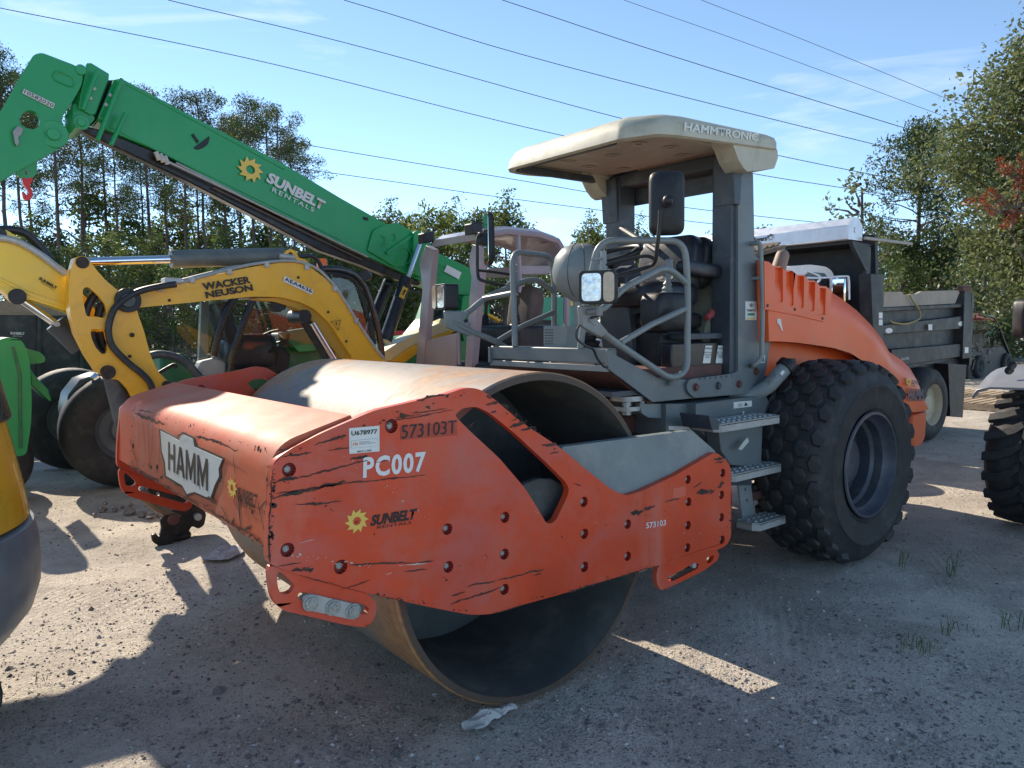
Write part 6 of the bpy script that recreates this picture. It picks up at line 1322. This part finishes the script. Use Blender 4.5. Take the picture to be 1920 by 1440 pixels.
L_PINE = leafmat('pine_needles', (.022, .045, .014), (.07, .095, .03), .25); L_OAK = leafmat('oak_leaves', (.05, .075, .022), (.13, .155, .05), .4); L_DARK = leafmat('dark_leaves', (.03, .055, .018), (.085, .12, .035), .35); L_LT = leafmat('light_leaves', (.07, .10, .025), (.17, .19, .06), .45); L_RED = leafmat('rust_brown_leaves', (.13, .035, .02), (.25, .08, .04), .35)
L_GREY = leafmat('grey_green_leaves', (.055, .08, .03), (.18, .20, .09), .3, .55)
BARK = mat('pine_bark', (.105, .075, .06), .9, 0, .25, 4, dirt=(.05, .04, .035), damt=.4, bump=.5, bscale=20); BARK2 = mat('grey_bark', (.13, .11, .095), .9, 0, .25, 4, bump=.5, bscale=20)
def leafmesh(centers, size, rg, aspect=.45, name='crown', up_bias=0):
    n = len(centers); a = rg.normal(size=(n, 3)); a[:, 2] += up_bias; a /= np.linalg.norm(a, axis=1)[:, None]; b = rg.normal(size=(n, 3)); b -= a*(a*b).sum(1)[:, None]; b /= np.linalg.norm(b, axis=1)[:, None]
    s = size*np.exp(rg.normal(0, .3, n))[:, None]; v = np.empty((n, 4, 3)); v[:, 0] = centers-a*s; v[:, 1] = centers+b*s*aspect; v[:, 2] = centers+a*s; v[:, 3] = centers-b*s*aspect
    me = bpy.data.meshes.new(name); me.vertices.add(n*4); me.vertices.foreach_set('co', v.reshape(-1).astype(np.float32)); me.loops.add(n*4); me.loops.foreach_set('vertex_index', np.arange(n*4, dtype=np.int32)); me.polygons.add(n); me.polygons.foreach_set('loop_start', np.arange(0, n*4, 4, dtype=np.int32)); me.polygons.foreach_set('loop_total', np.full(n, 4, dtype=np.int32)); me.update(); return me
def clumps(cs, rs, per, rg, flat=.75):
    out = []
    for c, r in zip(cs, rs):
        n = max(4, int(per*r*r)); d = rg.normal(size=(n, 3)); d /= np.linalg.norm(d, axis=1)[:, None]; rr = r*rg.uniform(.25, 1, n)**.45*(1+.25*rg.normal(size=n)); p = d*rr[:, None]; p[:, 2] *= flat; out.append(p+np.array(c))
    return np.concatenate(out)
def limb(mb, a, b_, r0, r1, rg, n=5, wob=.06, seg=6):
    a, b_ = V(a), V(b_); L_ = (b_-a).length; P = [a.lerp(b_, i/n)+V(tuple(rg.normal(0, wob*L_*.35, 3)))*(0 if i in (0, n) else 1)+V((0, 0, -.10*L_*math.sin(math.pi*i/n)*.5)) for i in range(n+1)]; mb.tube(P, [r0+(r1-r0)*i/n for i in range(n+1)], seg, caps=False); return P
def mkpine(seed, H=19, cr0=.58, dens=1):
    rg = np.random.default_rng(seed); mb = MB(); lean = rg.normal(0, .25, 2); tp = V((lean[0], lean[1], H*.96)); T = limb(mb, (0, 0, -.1), tp, .20, .04, rg, 9, .008, 8); cs = []; rs = []
    n = int(30*dens)
    for i in range(n):
        t = cr0+(1-cr0)*(i/n)**.85; z = H*t*.97; a = rg.uniform(0, 6.3); env = math.sin(math.pi*min(1, (t-cr0)/(1-cr0)*.85+.16))**.8; l_ = (2.6*env+.4)*rg.uniform(.55, 1.15); o = V((lean[0]*t, lean[1]*t, z)); e = o+V((math.cos(a)*l_, math.sin(a)*l_, l_*rg.uniform(.05, .55))); limb(mb, o, e, .05*(1.2-t*.6), .012, rg, 4, .12, 5)
        for k in range(rg.integers(2, 5)):
            q = o.lerp(e, rg.uniform(.55, 1.05))+V(tuple(rg.normal(0, .35, 3))); cs.append(tuple(q)); rs.append(rg.uniform(.35, .75))
    cs.append(tuple(tp)); rs.append(.6)
    for i in range(7):   # dead stubs
        z = H*rg.uniform(.25, cr0); a = rg.uniform(0, 6.3); l_ = rg.uniform(.5, 2.0); limb(mb, (0, 0, z), (math.cos(a)*l_, math.sin(a)*l_, z+l_*rg.uniform(-.1, .4)), .03, .006, rg, 4, .2, 4)
    return mb, leafmesh(clumps(cs, rs, 330, rg, .75), .08, rg, .34)
def mkbroad(seed, H=9, W_=3, low=.12, per=240, leaf=.10, n=60, shape=.9, flat=.8, crs=(.35, .8)):
    rg = np.random.default_rng(seed); mb = MB(); top = V((rg.normal(0, .3), rg.normal(0, .3), H*.85)); limb(mb, (0, 0, -.1), top, H*.022, .03, rg, 7, .03, 8); cs = []; rs = []
    for i in range(n):
        t = low+(1-low)*rg.uniform(0, 1)**.9; a = rg.uniform(0, 6.3); env = (math.sin(math.pi*min(1, (t-low)/(1-low)*.82+.18)))**shape; l_ = W_*env*rg.uniform(.35, 1.08); z = H*t*.95; z0 = max(.3, z-l_*rg.uniform(.3, .8)); o = V((top.x*z0/H, top.y*z0/H, z0)); e = V((math.cos(a)*l_, math.sin(a)*l_, z)); limb(mb, o, e, .05+.01*H*(1-t)*.4, .01, rg, 4, .12, 5)
        cs.append(tuple(e)); rs.append(rg.uniform(*crs)*W_/3)
        for k in range(2): cs.append(tuple(o.lerp(e, rg.uniform(.6, 1.15))+V(tuple(rg.normal(0, .35*W_/3, 3))))); rs.append(rg.uniform(*crs)*.6*W_/3)
    return mb, leafmesh(clumps(cs, rs, per, rg, flat), leaf, rg, .5)
KINDS = {}
def kind(k, fn, lm_, bk):
    mb, cm = fn; cm.materials.append(lm_); me = bpy.data.meshes.new('trunk'); me.from_pydata(mb.v, [], mb.f); me.materials.append(bk); me.polygons.foreach_set('use_smooth', [True]*len(me.polygons)); KINDS[k] = (me, cm)
for i in range(4): kind('pine%d' % i, mkpine(20+i, 19+i*.6, (.60, .55, .64, .5)[i], (1, 1.15, .8, .9)[i]), L_PINE, BARK)
kind('thin', mkpine(31, 14, .6, .35), L_PINE, BARK)
for i in range(3): kind('under%d' % i, mkbroad(40+i, 7.5, 2.6, .05, 230, .085, 46, .7), (L_DARK, L_OAK, L_DARK)[i], BARK2)
for i in range(3): kind('broad%d' % i, mkbroad(50+i, 10, 3.4, .12, 210, .10, 60, .8), (L_OAK, L_DARK, L_LT)[i], BARK2)
kind('small', mkbroad(61, 6.5, 1.7, .1, 300, .07, 30, .8), L_GREY, BARK2)
kind('bigoak', mkbroad(70, 9.5, 3.5, .27, 820, .052, 150, .6, .85, (.45, .95)), L_GREY, BARK2)
kind('rightpine', mkpine(33, 12, .25, 2.2), L_PINE, BARK)
kind('redbush', mkbroad(80, 1.6, .9, .05, 1500, .04, 20, .6), L_RED, BARK2)
def tree(k, loc, s, rz, name, lab, cat='tree', group=None, sz=None):
    t = thing(name, lab, cat, loc, group); t.rotation_euler = (0, 0, rz); t.scale = (s, s, sz or s)
    for nm, me in (('trunk', KINDS[k][0]), ('crown', KINDS[k][1])):
        o = bpy.data.objects.new(nm, me); COL.objects.link(o); o.parent = t
    return t
def at(px, d): p = Dp(px, 600, d); return V((p.x, p.y, 0))
ORD = 'first second third fourth fifth sixth seventh eighth ninth tenth eleventh twelfth thirteenth fourteenth fifteenth sixteenth seventeenth eighteenth nineteenth twentieth'.split()
def rank(vals, v): return ORD[sorted(vals).index(v)]
HTREE = {'pine0': 19, 'pine1': 19.6, 'pine2': 20.2, 'pine3': 20.8, 'thin': 14}
rt_ = random.Random(5)
PINES = [(-40,60,46),(15,95,44),(60,130,52),(118,108,48),(160,150,56),(205,200,60),(232,235,54),(290,150,50),(322,215,58),(352,178,46),(398,170,47),(430,205,56),(455,215,60),(487,185,48),(512,190,52),(535,195,45),(560,250,58),(75,200,62),(270,260,64),(378,240,62)]
for i, (px, top, d) in enumerate(PINES):
    k = 'pine%d' % (i % 4); Hn = HTREE[k]; zt_ = 1.7+(608-top)/CF*d; tree(k, at(px, d), zt_/Hn, rt_.uniform(0, 6.3), 'pine_tree', rank([q_[0] for q_ in PINES], px)+' tall bare trunked pine from the left in the stand behind the green boom', 'tree', 'tall pines behind the boom')
tree('thin', at(606, 44), .62, 1.0, 'pine_tree', 'small sparse half bare pine right of the tall stand, above the boom', 'tree')
HU = 7.5
for i in range(34):
    px = -60+i*23+rt_.uniform(-12, 12); d = rt_.uniform(30, 42) if i % 2 else rt_.uniform(60, 72); top = (rt_.uniform(410, 478) if i % 2 else rt_.uniform(330, 430)) if px < 640 else rt_.uniform(420, 480); zt_ = 1.7+(608-top)/CF*d
    tree('under%d' % rt_.randint(0, 2), at(px, d), zt_/HU, rt_.uniform(0, 6.3), 'understory_tree', 'bushy young broadleaf tree in the thicket under the pines', 'tree', 'thicket trees under the pines')
for i in range(26):
    px = -80+i*80+rt_.uniform(-20, 20); d = rt_.uniform(46, 62); top = rt_.uniform(455, 500); zt_ = 1.7+(608-top)/CF*d
    tree('broad%d' % rt_.randint(0, 2), at(px, d), zt_/10, rt_.uniform(0, 6.3), 'woodland_tree', 'broadleaf tree in the far tree line behind the yard', 'tree', 'far tree line')
MIDT = ((728,385,40,'broad0'),(765,398,44,'broad1'),(815,380,38,'broad2'),(850,385,42,'broad0'),(900,392,40,'broad1'),(945,372,36,'broad0'),(700,410,46,'broad2'),(1000,440,44,'broad1'))
for px, top, d, k in MIDT:
    zt_ = 1.7+(605-top)/CF*d; tree(k, at(px, d), zt_/10, rt_.uniform(0, 6.3), 'broadleaf_tree', rank([q_[0] for q_ in MIDT], px)+' green tree from the left between the boom and the canopy', 'tree', 'trees left of the canopy')
for px, top, d, lab in ((1105,408,34,'small tree seen between the round cover and the canopy post'),(1195,418,38,'small tree seen just left of the near mirror'),(1065,470,40,'low tree just right of the grey cab')):
    zt_ = 1.7+(602-top)/CF*d; tree('broad0', at(px, d), zt_/10, rt_.uniform(0, 6.3), 'broadleaf_tree', lab, 'tree')
for px, top, d, lab in ((1345,415,30,'thin treetop above the tarp housing, left of the near post'),(1425,405,26,'small pale treetop right of the near canopy post')):
    zt_ = 1.7+(600-top)/CF*d; tree('small', at(px, d), zt_/6.5, rt_.uniform(0, 6.3), 'small_tree', lab, 'tree')
zt_ = 1.7+(597-318)/CF*22; tree('small', at(1588, 22), zt_/6.5*1.05, .5, 'small_tree', 'slender grey green tree standing behind the tarp housing', 'tree')
zt_ = 1.7+(594-238)/CF*27; tree('rightpine', at(1720, 27), zt_/12, 2.2, 'pine_tree', 'bushy pine between the slender tree and the big oak', 'tree')
for px, top, d, k in ((1660,430,30,'under0'),(1700,440,26,'under0'),(1760,400,26,'under2'),(1800,420,30,'under0'),(1850,430,27,'under0'),(1900,420,30,'under2'),(1960,400,28,'under0'),(1735,470,33,'under1'),(1640,470,36,'under0'),(1830,470,24,'under0'),(1690,480,22.5,'under0')):
    zt_ = 1.7+(594-top)/CF*d; tree(k, at(px, d), zt_/HU, rt_.uniform(0, 6.3), 'understory_tree', 'dark bushy tree in the thicket behind the dump bed', 'tree', 'thicket trees behind the dump bed')
zt_ = 1.7+(592+45)/CF*17; tree('bigoak', at(2065, 17), zt_/9.5, 1.1, 'live_oak', 'large grey green oak filling the right edge above the dump bed', 'tree')
q = Dp(1900, 345, 15.0); t_ = tree('redbush', q-V((0, 0, .8)), .8, .3, 'rust_leaved_branch', 'branch of rust brown leaves in the side of the big oak', 'branch')
